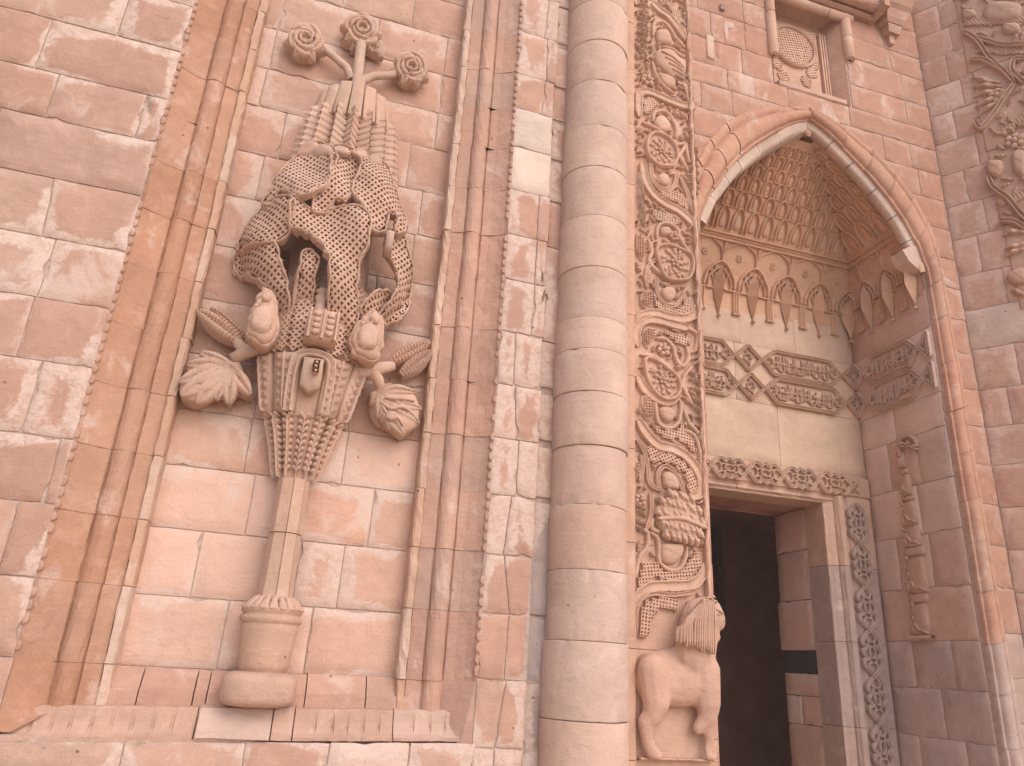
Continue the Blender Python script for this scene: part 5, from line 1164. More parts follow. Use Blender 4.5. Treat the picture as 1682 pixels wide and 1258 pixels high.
# ================================================================ WINDOW OVER THE ARCH
FWN = front(4.985)
win = thing('carved_window', (4.35, 4.8, 7.4), 'small recessed window with pierced oval grille between stone rolls above the arch', 'window')
WC = (0.56, 0.36, 0.26)
mbx = MB(); V = [(3.88, 4.80, 7.05), (4.78, 4.80, 7.05), (4.78, 4.80, 8.3), (3.88, 4.80, 8.3), (3.95, 4.985, 7.16), (4.70, 4.985, 7.16), (4.70, 4.985, 8.24), (3.95, 4.985, 8.24)]
mbx.add(V, [(0, 1, 5, 4), (1, 2, 6, 5), (2, 3, 7, 6), (3, 0, 4, 7), (4, 5, 6, 7)], False); part('reveal', mbx, win, WC)
for x, zb, r in ((3.89, 7.40, 0.052), (4.83, 7.66, 0.058)):
    for a, b in ((zb, 7.95), (7.955, 8.26)):
        mbx = MB(); lathe(mbx, x, 4.79, [(r*0.2, a), (r*0.9, a+0.002), (r, a+0.012), (r, (a+b)/2), (r, b-0.01), (r*0.9, b)], 20, wob=0.004); part('side_roll', mbx, win, vary(WC, 0.05))
mbx = MB(); tube(mbx, [(3.82, 4.78, 8.22), (4.2, 4.78, 8.222), (4.60, 4.78, 8.22)], [0.050, 0.052, 0.050], 16); part('top_roll', mbx, win, vary(WC, 0.05))
mbx = MB(); tube(mbx, [(4.605, 4.78, 8.22), (4.90, 4.78, 8.22)], [0.053, 0.053], 16); part('top_roll', mbx, win, vary(WC, 0.05))
g_ = MB(); lattice(g_, FWN, [(3.96, 7.20), (4.70, 7.20), (4.70, 8.10), (3.96, 8.10)], 0.05, 0.02, 0.0001, 0.0, 0.0, 0.03) if False else None
mbx = MB(); pillow(mbx, FWN, [(3.955, 7.20), (4.60, 7.20), (4.60, 8.12), (3.955, 8.12)], 0.022, sm=False, skirt=0.005, steps=((1, 0.6), (0.97, 1.0), (0.5, 1.0))); gr = part('grille_slab', mbx, win, WC)
C_ = (4.27, 7.80)
mbx = MB(); ribbon(mbx, FWN, ring_pts(C_, 0.265, 0.255, 16), 0.034, 0.04, FLATB, closed=True, base=0.02); part('oval_rim', mbx, gr, WC)
mbx = MB(); lattice(mbx, FWN, ring_pts(C_, 0.25, 0.24, 20), 0.031, 0.042, 0.56, 0.022, 0.2, 0.0); part('pierced_oval', mbx, gr, WC)
for (x, z) in ((4.03, 8.02), (4.5, 8.0), (4.05, 7.50), (4.48, 7.52), (4.12, 7.36), (4.40, 7.38), (4.04, 7.62), (4.52, 7.64)):
    mbx = MB(); lattice(mbx, FWN, ring_pts((x, z), 0.058, 0.07, 10), 0.030, 0.038, 0.55, 0.018, 0.4, 0.0); part('pierced_corner', mbx, gr, WC)
for x in (4.625, 4.655, 4.685):
    mbx = MB(); box(mbx, x-0.009, x+0.009, 4.94, 5.0, 7.2, 8.1); part('frame_bead', mbx, win, vary(WC, 0.05))
for a, b in ((3.93, 4.35), (4.355, 4.72)):
    mbx = MB(); extrude(mbx, [(4.99, 7.08), (4.80, 7.045), (4.785, 7.055), (4.785, 7.10), (4.99, 7.19)], lambda s, p, q: (s, p, q), a, b, 4, 0.002); part('window_sill', mbx, win, vary(WC, 0.05))

# ================================================================ PROJECTING BEAM AND CORBEL
bm = thing('stone_beam', (4.6, 4.7, 8.3), 'heavy moulded stone beam jutting out over the right of the window', 'beam')
for a, b in ((3.6, 4.45), (4.45, 5.20)):
    mbx = MB(); extrude(mbx, [(4.82, 8.30), (4.74, 8.28), (4.70, 8.30)] + [(4.66-0.075*cos(t), 8.40-0.08*sin(t)) for t in np.linspace(2.6, 0.3, 7)][::1] + [(4.58, 8.46), (4.58, 8.52), (4.55, 8.54), (4.55, 8.90), (4.82, 8.90)], lambda s, p, q: (s, p, q), a+0.002, b-0.002, 5, 0.002); part('beam_stone', mbx, bm, vary(PINK, 0.05))
for x in (4.78, 4.84, 4.90, 4.98):
    mbx = MB(); box(mbx, x-0.014, x+0.014, 4.525, 4.56, 8.56, 8.88); part('fluted_strip', mbx, bm, vary(PINK, 0.05))
mbx = MB(); box(mbx, 5.135, 5.205, 4.53, 4.80, 8.285, 8.90); part('end_block', mbx, bm, PINK)
cb = thing('corbel', (5.45, 4.7, 8.05), 'stepped corbel tapering to a drop at top right of the portal wall', 'corbel')
for (z0, z1, w, p) in ((8.06, 8.16, 0.035, 0.06), (8.16, 8.26, 0.09, 0.12), (8.26, 8.31, 0.13, 0.16), (8.31, 8.40, 0.15, 0.19), (8.40, 8.45, 0.18, 0.22), (8.45, 8.56, 0.20, 0.25), (8.56, 8.90, 0.22, 0.28)):
    mbx = MB(); xc = 5.40
    V = [(xc-w*0.82, 4.8, z0), (xc-w*0.82, 4.8-p*0.8, z0), (xc+w*0.82, 4.8-p*0.8, z0), (xc+w*0.82, 4.8, z0), (xc-w, 4.8, z1-0.004), (xc-w, 4.8-p, z1-0.004), (xc+w, 4.8-p, z1-0.004), (xc+w, 4.8, z1-0.004)]
    mbx.add(V, [(0, 1, 2, 3), (4, 5, 6, 7), (0, 1, 5, 4), (1, 2, 6, 5), (2, 3, 7, 6)], False); part('corbel_step', mbx, cb, vary(PINK, 0.06))

# ================================================================ OBLIQUE RIGHT WALL
wc = thing('ashlar_wall', (6.0, 4.5, 0), 'slanting greyish rose wall at the right edge carrying the carved leaf panel', 'wall')
mortar(wc, oblique, [(-0.06, 0), (1.9, 0), (1.9, 9.6), (-0.06, 9.6)])
zc_ = [0, 0.36, 0.72, 1.07, 1.40, 1.72, 2.05, 2.38, 2.72, 3.08, 3.45, 3.80, 4.15, 4.55, 4.95, 5.32, 5.72, 6.10, 6.48, 6.86, 7.22, 7.58, 7.95, 8.30, 8.66, 9.1, 9.6]
for i, (z0, z1) in enumerate(zip(zc_, zc_[1:])):
    cs = [0.002, random.uniform(0.2, 0.26) if i % 2 else random.uniform(0.30, 0.36), random.uniform(0.62, 0.8), 1.25, 1.9]
    if z1 < 4.0: cs = [0.002, random.uniform(0.25, 0.5), random.uniform(0.8, 1.0), 1.9]
    if 4.5 < z0 < 4.9: cs = [0.002, 0.55, 1.2, 1.9]
    def cf():
        if 4.5 < z0 < 4.9: return vary((0.52, 0.40, 0.33), 0.03)
        if z1 < 2.1: return vary((0.46, 0.355, 0.315))
        return vary(random.choice(((0.51, 0.310, 0.235), (0.495, 0.300, 0.225), (0.50, 0.318, 0.245))), 0.03)
    course(wc, oblique, z0, z1, cs, cf, gap=0.001, bev=0.0022, lime=0.5)
cp = thing('carved_leaf_panel', (6.3, 4.2, 4.9), 'broad panel of carved buds and curling leaves high on the right wall', 'carving')
CC = (0.51, 0.330, 0.245)
for k, (z0, z1) in enumerate(((4.86, 5.75), (5.75, 6.6), (6.6, 7.6), (7.6, 8.6), (8.6, 9.5))):
    mbx = MB(); pillow(mbx, oblique, [(0.42+random.uniform(-.02, .02), z0+0.003), (1.8, z0+0.003), (1.8, z1-0.003), (0.42+random.uniform(-.02, .02), z1-0.003)], 0.012, sm=False, skirt=0.004, steps=((1, 0.5), (0.98, 1.0), (0.5, 1.0))); part('panel_stone', mbx, cp, vary(CC, 0.04))
for rep, dz in ((0, 0.0), (1, 0.0)):
    sh = lambda p: [(u, z) for u, z in p] if rep == 0 else [(1.72-0.75*(u-0.40)-0.0, z-0.35) for u, z in p]
    for p in T['Cvine']:
        mbx = MB(); ribbon(mbx, oblique, sh(p), 0.050, 0.062, GROOVED, (0.1, 0.1)); part('vine_scroll', mbx, cp, vary(CC, 0.04))
    for p in T['Cspray']:
        a, b = sh(p); mbx = MB(); leaf(mbx, oblique, a, b, 0.055, 0.065, veins=2, nx=14, ny=5, bend=random.uniform(-.15, .15)); part('spray_leaf', mbx, cp, vary(CC, 0.04))
    for nm in ('Cleaf', 'Cbud'):
        for p in T[nm]:
            q = sh(p); mbx = MB(); pillow(mbx, oblique, q, 0.065, ridges=4, amp=0.003, ang=0.6); part('bud' if nm == 'Cbud' else 'broad_leaf', mbx, cp, vary(CC, 0.04))
for (u, z, r) in ((0.83, 7.62, 0.0), ):
    pass
for (a, b) in (((0.46, 8.26), (0.96, 7.98)), ((0.52, 7.85), (0.86, 7.62)), ((0.58, 6.75), (0.95, 6.95)), ((0.44, 5.98), (0.8, 6.05))):
    mbx = MB(); o_ = [(a[0], a[1]-0.05), (b[0], b[1]-0.04), (b[0], b[1]+0.05), (a[0], a[1]+0.05)]; lattice(mbx, oblique, o_, 0.028, 0.034, 0.5, 0.012, 0.3, 0.03); part('bead_lattice', mbx, cp, vary(CC, 0.04))
for (u, z) in ((0.60, 7.20), (0.66, 6.62), (0.75, 5.95), (0.70, 5.35), (0.86, 7.35)):
    mbx = MB(); flower(mbx, oblique, (u, z), 0.09, 6, 0.06); part('rosette', mbx, cp, vary(CC, 0.04))
# small leaves in the gaps of the leaf panel
occ2 = np.zeros((380, 1200), dtype=bool)          # 4 mm over u 0.4..1.92, z 4.8..9.6
def mark2(u, z, r):
    i0, i1 = int((u-r-0.4)/0.004), int((u+r-0.4)/0.004)+1; j0, j1 = int((z-r-4.8)/0.004), int((z+r-4.8)/0.004)+1
    occ2[max(i0, 0):max(i1, 0), max(j0, 0):max(j1, 0)] = True
for rep in (0, 1):
    sh = lambda p: [(u, z) for u, z in p] if rep == 0 else [(1.72-0.75*(u-0.40), z-0.35) for u, z in p]
    for nm, r in (('Cvine', 0.026), ('Cspray', 0.024)):
        for p in T[nm]:
            for q in smooth_path(sh(p), 0.01): mark2(q[0], q[1], r)
    for nm in ('Cleaf', 'Cbud'):
        for p in T[nm]:
            p = sh(p); xs = [k[0] for k in p]; zs2 = [k[1] for k in p]
            for x in np.arange(min(xs), max(xs), 0.008):
                for z in np.arange(min(zs2), max(zs2), 0.008):
                    if in_poly(x, z, p): mark2(x, z, 0.006)
made = 0
for tries in range(6000):
    if made >= 200: break
    u, z = random.uniform(0.43, 1.3), random.uniform(4.95, 8.75); L = random.uniform(0.07, 0.15); a = random.choice((0.5, 1.0, 2.2, 2.7))+random.uniform(-.3, .3)
    pts = [(u+cos(a)*L*k/5, z+sin(a)*L*k/5) for k in range(6)]
    if not all(0.44 < pu < 1.6 and 4.9 < pz < 9.4 and not occ2[int((pu-0.4)/0.004), int((pz-4.8)/0.004)] for pu, pz in pts): continue
    mbx = MB(); leaf(mbx, oblique, pts[0], pts[-1], random.uniform(0.035, 0.06), random.uniform(0.035, 0.055), 3, nx=12, ny=5, bend=random.uniform(-.2, .2)); part('filler_leaf', mbx, cp, vary(CC, 0.05)); made += 1
    for pu, pz in pts: mark2(pu, pz, 0.018)

# ================================================================ TREE OF LIFE RELIEF
tr = thing('tree_relief', (0, 4.1, 1.33), 'tall carved tree of life rising from a vase, lace-like foliage and three roses', 'tree carving')
TY = 4.17
RT = [(2.44, 0.098), (2.50, 0.110), (2.60, 0.135), (2.70, 0.165), (2.785, 0.200), (2.80, 0.215), (2.95, 0.250), (3.10, 0.285), (3.14, 0.285), (3.3, 0.27), (3.6, 0.25), (4.0, 0.25), (4.4, 0.24), (4.6, 0.25), (5.1, 0.225)]
tc = lambda a=0.04: vary(TREE, a)
def cone(rt, flat=0.85, add=0.0):
    def mp(u, v, d):                 # u = angle, v = height
        r = itp(rt, v)+d+add
        return (r*sin(u), TY-r*cos(u)*flat, v)
    return mp
def cone_arc(rt, flat=0.85, add=0.0):
    def mp(u, v, d):                 # u = arc length
        r0 = itp(rt, v); a = u/r0; r = r0+d+add
        return (r*sin(a), TY-r*cos(a)*flat, v)
    return mp
# cushion base
mbx = MB(); V = []; F = []; nu, nv = 28, 14
for j in range(nv+1):
    ph = -pi/2+pi*j/nv
    for i in range(nu):
        th = 2*pi*i/nu; se = lambda t, e: math.copysign(abs(t)**e, t)
        V.append((-0.008+0.178*se(cos(ph), 0.45)*se(cos(th), 0.75), 4.06+0.15*se(cos(ph), 0.45)*se(sin(th), 0.75), 1.414+0.080*se(sin(ph), 0.5)))
for j in range(nv):
    for i in range(nu): F.append((j*nu+i, j*nu+(i+1) % nu, (j+1)*nu+(i+1) % nu, (j+1)*nu+i))
mbx.add(V, F, True); part('cushion_base', mbx, tr, BUFF)
mbx = MB(); extrude(mbx, [(4.2, 1.30), (3.985, 1.20), (3.99, 1.235), (4.06, 1.325), (4.2, 1.345)], lambda s, p, q: (s, p, q), -0.25, 0.075, 4, 0.003); part('foot_block', mbx, tr, PALE)
# vase
mbx = MB(); lathe(mbx, -0.002, 4.10, [(0.10, 1.488), (0.118, 1.50), (0.124, 1.53), (0.128, 1.60), (0.137, 1.68), (0.142, 1.712), (0.137, 1.717), (0.150, 1.724), (0.153, 1.738), (0.150, 1.750), (0.139, 1.756), (0.142, 1.765), (0.150, 1.775), (0.150, 1.790), (0.12, 1.80)], 44, wob=0.002); vz = part('vase', mbx, tr, (0.53, 0.345, 0.245))
for k in range(9):
    a = -1.35+k*0.3375; mbx = MB()
    mp = lambda u, v, d: ((0.135-(v-1.79)*0.9+d)*sin(u), 4.10-(0.135-(v-1.79)*0.9+d)*cos(u), v)
    pillow(mbx, mp, [(a-0.155, 1.785), (a+0.155, 1.785), (a+0.14, 1.825), (a+0.02, 1.852), (a-0.12, 1.83)], 0.020); part('collar_petal', mbx, vz, tc())
# stem in two lengths of flutes
for z0, z1, r0, r1 in ((1.83, 2.163, 0.088, 0.080), (2.167, 2.452, 0.084, 0.082)):
    mbx = MB(); V = []; F = []; S = 8
    for z, r in ((z0, r0), (z1, r1)):
        for k in range(S):
            for da, rr in ((-0.36, 1.0), (0.36, 1.0), (0.39, 0.90)):
                a = k*pi/4+pi/8+da; V.append((r*rr*sin(a), 4.10-r*rr*cos(a), z))
    n = 3*S
    for k in range(n): F.append((k, (k+1) % n, n+(k+1) % n, n+k))
    F += [tuple(range(n)), tuple(range(n, 2*n))]; mbx.add(V, F, False); part('stem', mbx, tr, vary((0.54, 0.36, 0.26), 0.05))
# trumpet and body core
def core(z0, z1, name, col, add=-0.012, seg=8, ph=pi/8):
    mbx = MB(); lathe(mbx, 0, TY, [(itp(RT, z)+add, z) for z in np.linspace(z0, z1, 7)], seg, False, ph); 
    mbx.v = [(x, TY+(y-TY)*0.85, z) for x, y, z in mbx.v]; return part(name, mbx, tr, col)
tp = core(2.455, 2.787, 'trumpet', tc())
for k in range(-3, 4):
    a = k*0.44; mp = cone(RT)
    mbx = MB(); n = 9; V = []; F = []
    for i in range(n):
        z = 2.50+0.275*i/(n-1); w = 0.13
        ribbon(mbx, mp, [(a, z), (a-w*0.7, z+0.02), (a-w*1.25, z+0.012)], 0.028, 0.020, ROUND, (0, 0.5), 0.03); ribbon(mbx, mp, [(a, z), (a+w*0.7, z+0.02), (a+w*1.25, z+0.012)], 0.028, 0.020, ROUND, (0, 0.5), 0.03)
    ribbon(mbx, mp, [(a, 2.465), (a, 2.78)], 0.05, 0.028, ROUND, (0.1, 0.05), 0.03); part('palm_leaf', mbx, tp, tc())
bd = core(2.79, 3.145, 'leafy_body', tc())
for k, a in enumerate((-1.15, -0.52, 0.52, 1.15)):
    mp = cone(RT); 
    mbx = MB(); pillow(mbx, mp, [(a-0.26, 2.80), (a+0.26, 2.80), (a+0.27, 3.13), (a-0.27, 3.13)], 0.022, sm=False, skirt=0.01, steps=((1, 0.3), (0.94, 1.0), (0.5, 1.0))); o = part('body_panel', mbx, bd, tc())
    for j in range(6):
        for s in (-1, 1):
            mbx = MB(); leaf(mbx, cone_arc(RT), (itp(RT, 2.84+0.048*j)*a, 2.835+0.048*j), (itp(RT, 2.84+0.048*j)*(a+s*0.22), 2.865+0.048*j), 0.036, 0.026, 2, nx=8, ny=4, base=0.018); part('leaflet', mbx, o, tc())
    mbx = MB(); ribbon(mbx, mp, [(a, 2.81), (a, 3.12)], 0.05, 0.03, ROUND, (0.05, 0.05), 0.03, base=0.018); part('midrib', mbx, o, tc())
mp = cone_arc(RT)
mbx = MB(); ribbon(mbx, mp, [(-0.085, 2.80), (-0.092, 3.0), (-0.075, 3.10), (0, 3.125), (0.075, 3.10), (0.092, 3.0), (0.085, 2.80)], 0.045, 0.05, GROOVED, (0, 0), 0.02); part('arched_frame', mbx, bd, tc())
mbx = MB(); pillow(mbx, mp, [(-0.045, 2.93), (0.0, 2.89), (0.045, 2.93), (0.045, 3.09), (-0.045, 3.09)], 0.075, sm=False, skirt=0.01, steps=((1, 0.0), (0.96, 0.85), (0.9, 1.0), (0.4, 1.0))); o = part('tablet', mbx, bd, (0.50, 0.34, 0.25))
for zz in (3.055, 3.025, 2.995):
    mbx = MB(); lattice(mbx, mp, [(-0.008, zz-0.012), (0.020, zz-0.012), (0.020, zz+0.012), (-0.008, zz+0.012)], 0.022, 0.078, 0.6, -0.055, 0.0, 0.0); part('tablet_slot', mbx, o, TREE)
core(3.14, 4.55, 'core', vary((0.46, 0.30, 0.225)), -0.01, 16, 0)
for a in (-1.25, -0.82, -0.36, 0.36, 0.82, 1.25):          # pierced facets of the shaft under the drapery
    r_ = 0.27; mbx = MB(); lattice(mbx, cone_arc(RT), [(r_*(a-0.20), 3.15), (r_*(a+0.20), 3.15), (r_*(a+0.18), 3.62), (r_*(a-0.18), 3.62)], 0.027, 0.020, 0.56, 0.022, pi/4, 0.02, wob=0.18); part('pierced_facet', mbx, tr, tc())
# lace-like drapery
RL = [(3.10, 0.24), (3.3, 0.27), (3.45, 0.36), (3.6, 0.44), (3.8, 0.50), (3.95, 0.50), (4.1, 0.46), (4.3, 0.38), (4.48, 0.31), (4.6, 0.27)]
def drape(add=0.0, k=0.72, fold=0.045, freq=15.0, ph=0.0):
    def mp(x, z, d):
        R = itp(RL, z); q = max(R*R-x*x*0.92, 0.0009)
        y = TY+0.02-k*(sqrt(q))-add-d-fold*sin(freq*(z*0.8+x)+ph)*0.6-fold*cos(freq*0.8*(x-0.5*z)+ph)*0.6
        return (x, min(y, 4.23), z)
    return mp
LT = [
 ([(-.30, 4.40), (-.21, 4.50), (-.10, 4.46), (-.06, 4.38), (-.07, 4.24), (-.10, 4.12), (-.16, 4.02), (-.22, 4.0), (-.28, 4.05), (-.32, 4.09), (-.355, 4.07), (-.37, 4.00), (-.43, 4.03), (-.38, 4.18), (-.355, 4.28)], 0.055, 0.0),
 ([(-.12, 4.46), (-.04, 4.50), (.05, 4.47), (.09, 4.36), (.07, 4.22), (.06, 4.10), (.025, 4.05), (-.03, 4.05), (-.05, 3.97), (-.13, 3.94), (-.15, 4.02), (-.09, 4.14), (-.08, 4.30)], 0.035, 2.2),
 ([(.05, 4.48), (.14, 4.50), (.24, 4.48), (.31, 4.32), (.37, 4.19), (.405, 4.08), (.40, 3.98), (.345, 3.94), (.335, 4.06), (.29, 4.06), (.275, 3.94), (.20, 3.90), (.14, 4.02), (.06, 4.11), (.07, 4.24), (.09, 4.36)], 0.06, 4.1),
 ([(-.48, 3.95), (-.40, 4.04), (-.34, 4.02), (-.25, 3.97), (-.245, 3.80), (-.30, 3.74), (-.40, 3.72), (-.53, 3.78), (-.51, 3.88)], 0.025, 1.5),
 ([(-.535, 3.77), (-.42, 3.74), (-.325, 3.725), (-.285, 3.66), (-.255, 3.60), (-.215, 3.52), (-.185, 3.38), (-.165, 3.16), (-.24, 3.16), (-.29, 3.30), (-.30, 3.40), (-.325, 3.50), (-.40, 3.56), (-.455, 3.61), (-.525, 3.66)], 0.0, 0.7),
 ([(-.25, 3.985), (-.13, 3.96), (.02, 4.0), (.10, 4.01), (.18, 3.93), (.185, 3.80), (.165, 3.70), (.165, 3.56), (.20, 3.42), (.175, 3.17), (.035, 3.17), (.05, 3.33), (.012, 3.50), (.005, 3.58), (-.035, 3.70), (-.10, 3.765), (-.15, 3.79), (-.22, 3.80), (-.255, 3.82)], 0.035, 2.6),
 ([(.30, 3.94), (.35, 3.97), (.41, 3.97), (.45, 3.88), (.495, 3.79), (.50, 3.60), (.46, 3.50), (.40, 3.45), (.33, 3.44), (.35, 3.50), (.40, 3.60), (.405, 3.70), (.36, 3.78), (.31, 3.82)], 0.03, 3.4),
 ([(.215, 3.46), (.28, 3.56), (.32, 3.60), (.36, 3.62), (.385, 3.58), (.34, 3.47), (.28, 3.33), (.23, 3.17), (.185, 3.17), (.20, 3.32)], 0.005, 0.2),
 ([(-.145, 3.17), (-.035, 3.17), (-.05, 3.36), (-.065, 3.52), (-.07, 3.69), (-.15, 3.70), (-.155, 3.45)], -0.05, 4.0),
]
for poly, add, ph in LT:
    mbx = MB(); lattice(mbx, drape(add, ph=ph), poly, 0.0265, 0.030, 0.56, 0.026, 0.85+random.uniform(-.2, .2), 0.045, wob=0.20); o = part('lace_foliage', mbx, tr, tc(0.03))
    mbx = MB(); ribbon(mbx, drape(add, ph=ph), [(x+random.uniform(-.008, .008), z+random.uniform(-.008, .008)) for x, z in smooth_path(poly, 0.03, True)], 0.017, 0.040, ROUND, closed=True, step=0.012, wob=0.35); part('lace_edge', mbx, o, tc(0.03))
mbx = MB(); pillow(mbx, drape(0.02), [(.285, 3.78), (.335, 3.79), (.335, 3.92), (.29, 3.92)], 0.07, sm=False); part('strap', mbx, tr, (0.52, 0.37, 0.29))
for (x0, z0, x1, z1) in ((-.205, 3.18, -.215, 3.5), (-.155, 3.16, -.165, 3.62), (-.02, 3.16, -.03, 3.5), (.19, 3.16, .21, 3.4)):
    mbx = MB(); ribbon(mbx, drape(-0.04, fold=0), [(x0, z0), (x1, z1)], 0.030, 0.05, ROUND, (0, 0.1)); part('hanging_rib', mbx, tr, tc())
# birds and lantern
def bird(nm, outline, y, head):
    mp = front(y); mbx = MB(); ol = [(x+random.uniform(-.008, .008), z+random.uniform(-.008, .008)) for x, z in smooth_path(outline, 0.035, True)]
    pillow(mbx, mp, ol, 0.070, skirt=0.22, steps=((1, 0.0), (0.97, 0.6), (0.86, 0.92), (0.62, 0.82), (0.3, 1.0))); o = part(nm, mbx, tr, vary((0.53, 0.34, 0.245), 0.03))
    cx, cz2 = sum(p[0] for p in outline)/len(outline), sum(p[1] for p in outline)/len(outline)
    mbx = MB(); pillow(mbx, mp, ring_pts(head, 0.034, 0.040, 7, jit=0.15), 0.085, skirt=0.1); part('head', mbx, o, TREE)
    mbx = MB(); pillow(mbx, mp, [(cx-0.045, cz2-0.09), (cx+0.04, cz2-0.095), (cx+0.055, cz2), (cx+0.01, cz2+0.05), (cx-0.05, cz2+0.02)], 0.03, base=0.06, skirt=0.0, steps=((1, 0.0), (0.9, 0.8), (0.5, 1.0))); part('breast', mbx, o, TREE)
    mbx = MB(); ribbon(mbx, mp, ol, 0.026, 0.038, ROUND, closed=True, wob=0.4); part('scalloped_rim', mbx, o, TREE)
    for k in range(4):
        mbx = MB(); leaf(mbx, mp, (cx-0.02+0.03*(k % 2), cz2+0.09-0.02*k), (cx-0.05+0.035*k, cz2+0.02-0.03*k), 0.034, 0.03, 3, nx=10, ny=5, base=0.055); part('feather', mbx, o, TREE)
bird('perched_bird', T['birdL'][0], 3.93, (-0.30, 3.385)); bird('perched_bird', T['birdR'][0], 3.93, (0.292, 3.37))
lm = lambda u, v, d: (u, 3.955-d-0.03*cos(u*8), v)
mbx = MB(); pillow(mbx, lm, [(-.075, 3.165), (-.072, 3.30), (-.045, 3.345), (.085, 3.355), (.105, 3.30), (.10, 3.165)], 0.13, sm=False, skirt=0.1, steps=((1, 0.0), (0.98, 0.6), (0.9, 0.92), (0.6, 1.0), (0.2, 1.0))); o = part('lantern', mbx, tr, (0.53, 0.345, 0.245))
for xx in (-0.018, 0.055):
    for zz in (3.31, 3.275, 3.24, 3.205):
        mbx = MB(); pillow(mbx, lm, ring_pts((xx, zz), 0.021, 0.017, 8), 0.018, step=0.01, base=0.128); part('knob', mbx, o, TREE)
for xx in (-0.055, 0.018, 0.09):
    mbx = MB(); ribbon(mbx, lm, [(xx, 3.17), (xx, 3.34)], 0.016, 0.022, ROUND, (0, 0), 0.03, base=0.122); part('rib', mbx, o, TREE)
mbx = MB(); lathe(mbx, -0.012, 3.93, [(0.05, 3.34), (0.035, 3.38), (0.030, 3.44), (0.042, 3.47), (0.028, 3.485), (0.05, 3.50), (0.02, 3.53)], 14); part('finial', mbx, o, (0.51, 0.36, 0.27))
# arms and their leaves
FL = front(4.22)
for pts, rad in (((( -0.22, 4.06, 3.195), (-0.30, 4.06, 3.165), (-0.37, 4.075, 3.125), (-0.43, 4.09, 3.08)), (0.045, 0.040, 0.038, 0.034)), (((-0.36, 4.08, 3.135), (-0.41, 4.09, 3.17), (-0.44, 4.1, 3.21)), (0.034, 0.032, 0.026)),
                 (((0.22, 4.06, 3.10), (0.29, 4.06, 3.125), (0.36, 4.07, 3.155), (0.45, 4.1, 3.20)), (0.045, 0.04, 0.038, 0.03)), (((0.32, 4.06, 3.14), (0.37, 4.07, 3.09), (0.40, 4.09, 3.03)), (0.034, 0.034, 0.03))):
    mbx = MB(); tube(mbx, pts, rad, 12); part('branch', mbx, tr, tc())
q = T['vineleaf'][0]
def lobed(outline, hub, y, h, name, col, sk=0.10):
    mp = front(y); mbx = MB(); pillow(mbx, mp, outline, h, sm=False, skirt=sk, steps=((1, 0.0), (0.96, 0.6), (0.85, 0.85), (0.55, 1.0), (0.2, 0.95))); return part(name, mbx, tr, col), mp
o, mp = lobed(q, None, 4.11, 0.05, 'vine_leaf', tc())
hub = (-0.43, 3.03)
for e in ((-0.60, 3.085), (-0.65, 3.005), (-0.668, 2.90), (-0.645, 2.825), (-0.56, 2.795), (-0.47, 2.83), (-0.40, 2.815), (-0.30, 2.885), (-0.35, 2.97)):
    mbx = MB(); L = sqrt((e[0]-hub[0])**2+(e[1]-hub[1])**2); leaf(mbx, mp, hub, e, L*0.52, 0.034, 9, nx=44, ny=10, base=0.036, groove=0.9, rib=0.13, skew=1.0); part('leaf_lobe', mbx, o, tc())
# pine leaves: ridged long leaves
for a, b, w, bnd in (((-0.40, 3.19), (-0.672, 3.345), 0.13, 0.0), ((-0.385, 3.22), (-0.60, 3.37), 0.06, 0.05)):
    mbx = MB(); leaf(mbx, front(4.13), a, b, w, 0.085, 15, nx=72, ny=10, skew=1.4, groove=0.4, rib=0.10); part('pine_leaf', mbx, tr, tc())
for a, b, w in (((0.43, 3.22), (0.66, 3.40), 0.11), ((0.50, 3.15), (0.675, 3.34), 0.12)):
    mbx = MB(); leaf(mbx, front(4.13), a, b, w, 0.085, 14, nx=68, ny=10, skew=1.4, groove=0.4, rib=0.10); part('pine_leaf', mbx, tr, tc())
o, mp = lobed(T['acanthus'][0], None, 4.11, 0.055, 'acanthus_leaf', tc())
hub2 = (0.375, 3.005)
for e, w_ in (((0.46, 3.075), 0.07), ((0.60, 3.045), 0.085), ((0.645, 2.955), 0.10), ((0.64, 2.865), 0.10), ((0.56, 2.775), 0.10), ((0.475, 2.80), 0.085), ((0.40, 2.85), 0.07), ((0.345, 2.93), 0.05)):
    mbx = MB(); L = sqrt((e[0]-hub2[0])**2+(e[1]-hub2[1])**2); leaf(mbx, mp, hub2, e, w_, 0.036, 9, nx=44, ny=10, base=0.030, groove=0.85, rib=0.12, skew=1.1, bend=random.uniform(-.12, .12)); part('leaf_lobe', mbx, o, tc())
for p in (((.40, 2.95), (.46, 2.92), (.52, 2.94), (.57, 2.92)), ((.41, 2.93), (.45, 2.88), (.51, 2.87), (.54, 2.83)), ((.42, 2.98), (.49, 2.985), (.54, 2.99), (.59, 2.985))):
    mbx = MB(); ribbon(mbx, mp, p, 0.024, 0.022, ROUND, (0.2, 0.4), base=0.055, wob=0.2); part('leaf_fold', mbx, o, tc())
mbx = MB(); pillow(mbx, mp, [(.43, 2.86), (.47, 2.84), (.505, 2.865), (.49, 2.905), (.45, 2.90)], 0.035, base=0.05); part('leaf_fold', mbx, o, tc())
mbx = MB(); leaf(mbx, front(4.14), (0.36, 2.97), (0.42, 2.83), 0.07, 0.05, 4); part('leaf_tip', mbx, o, tc())
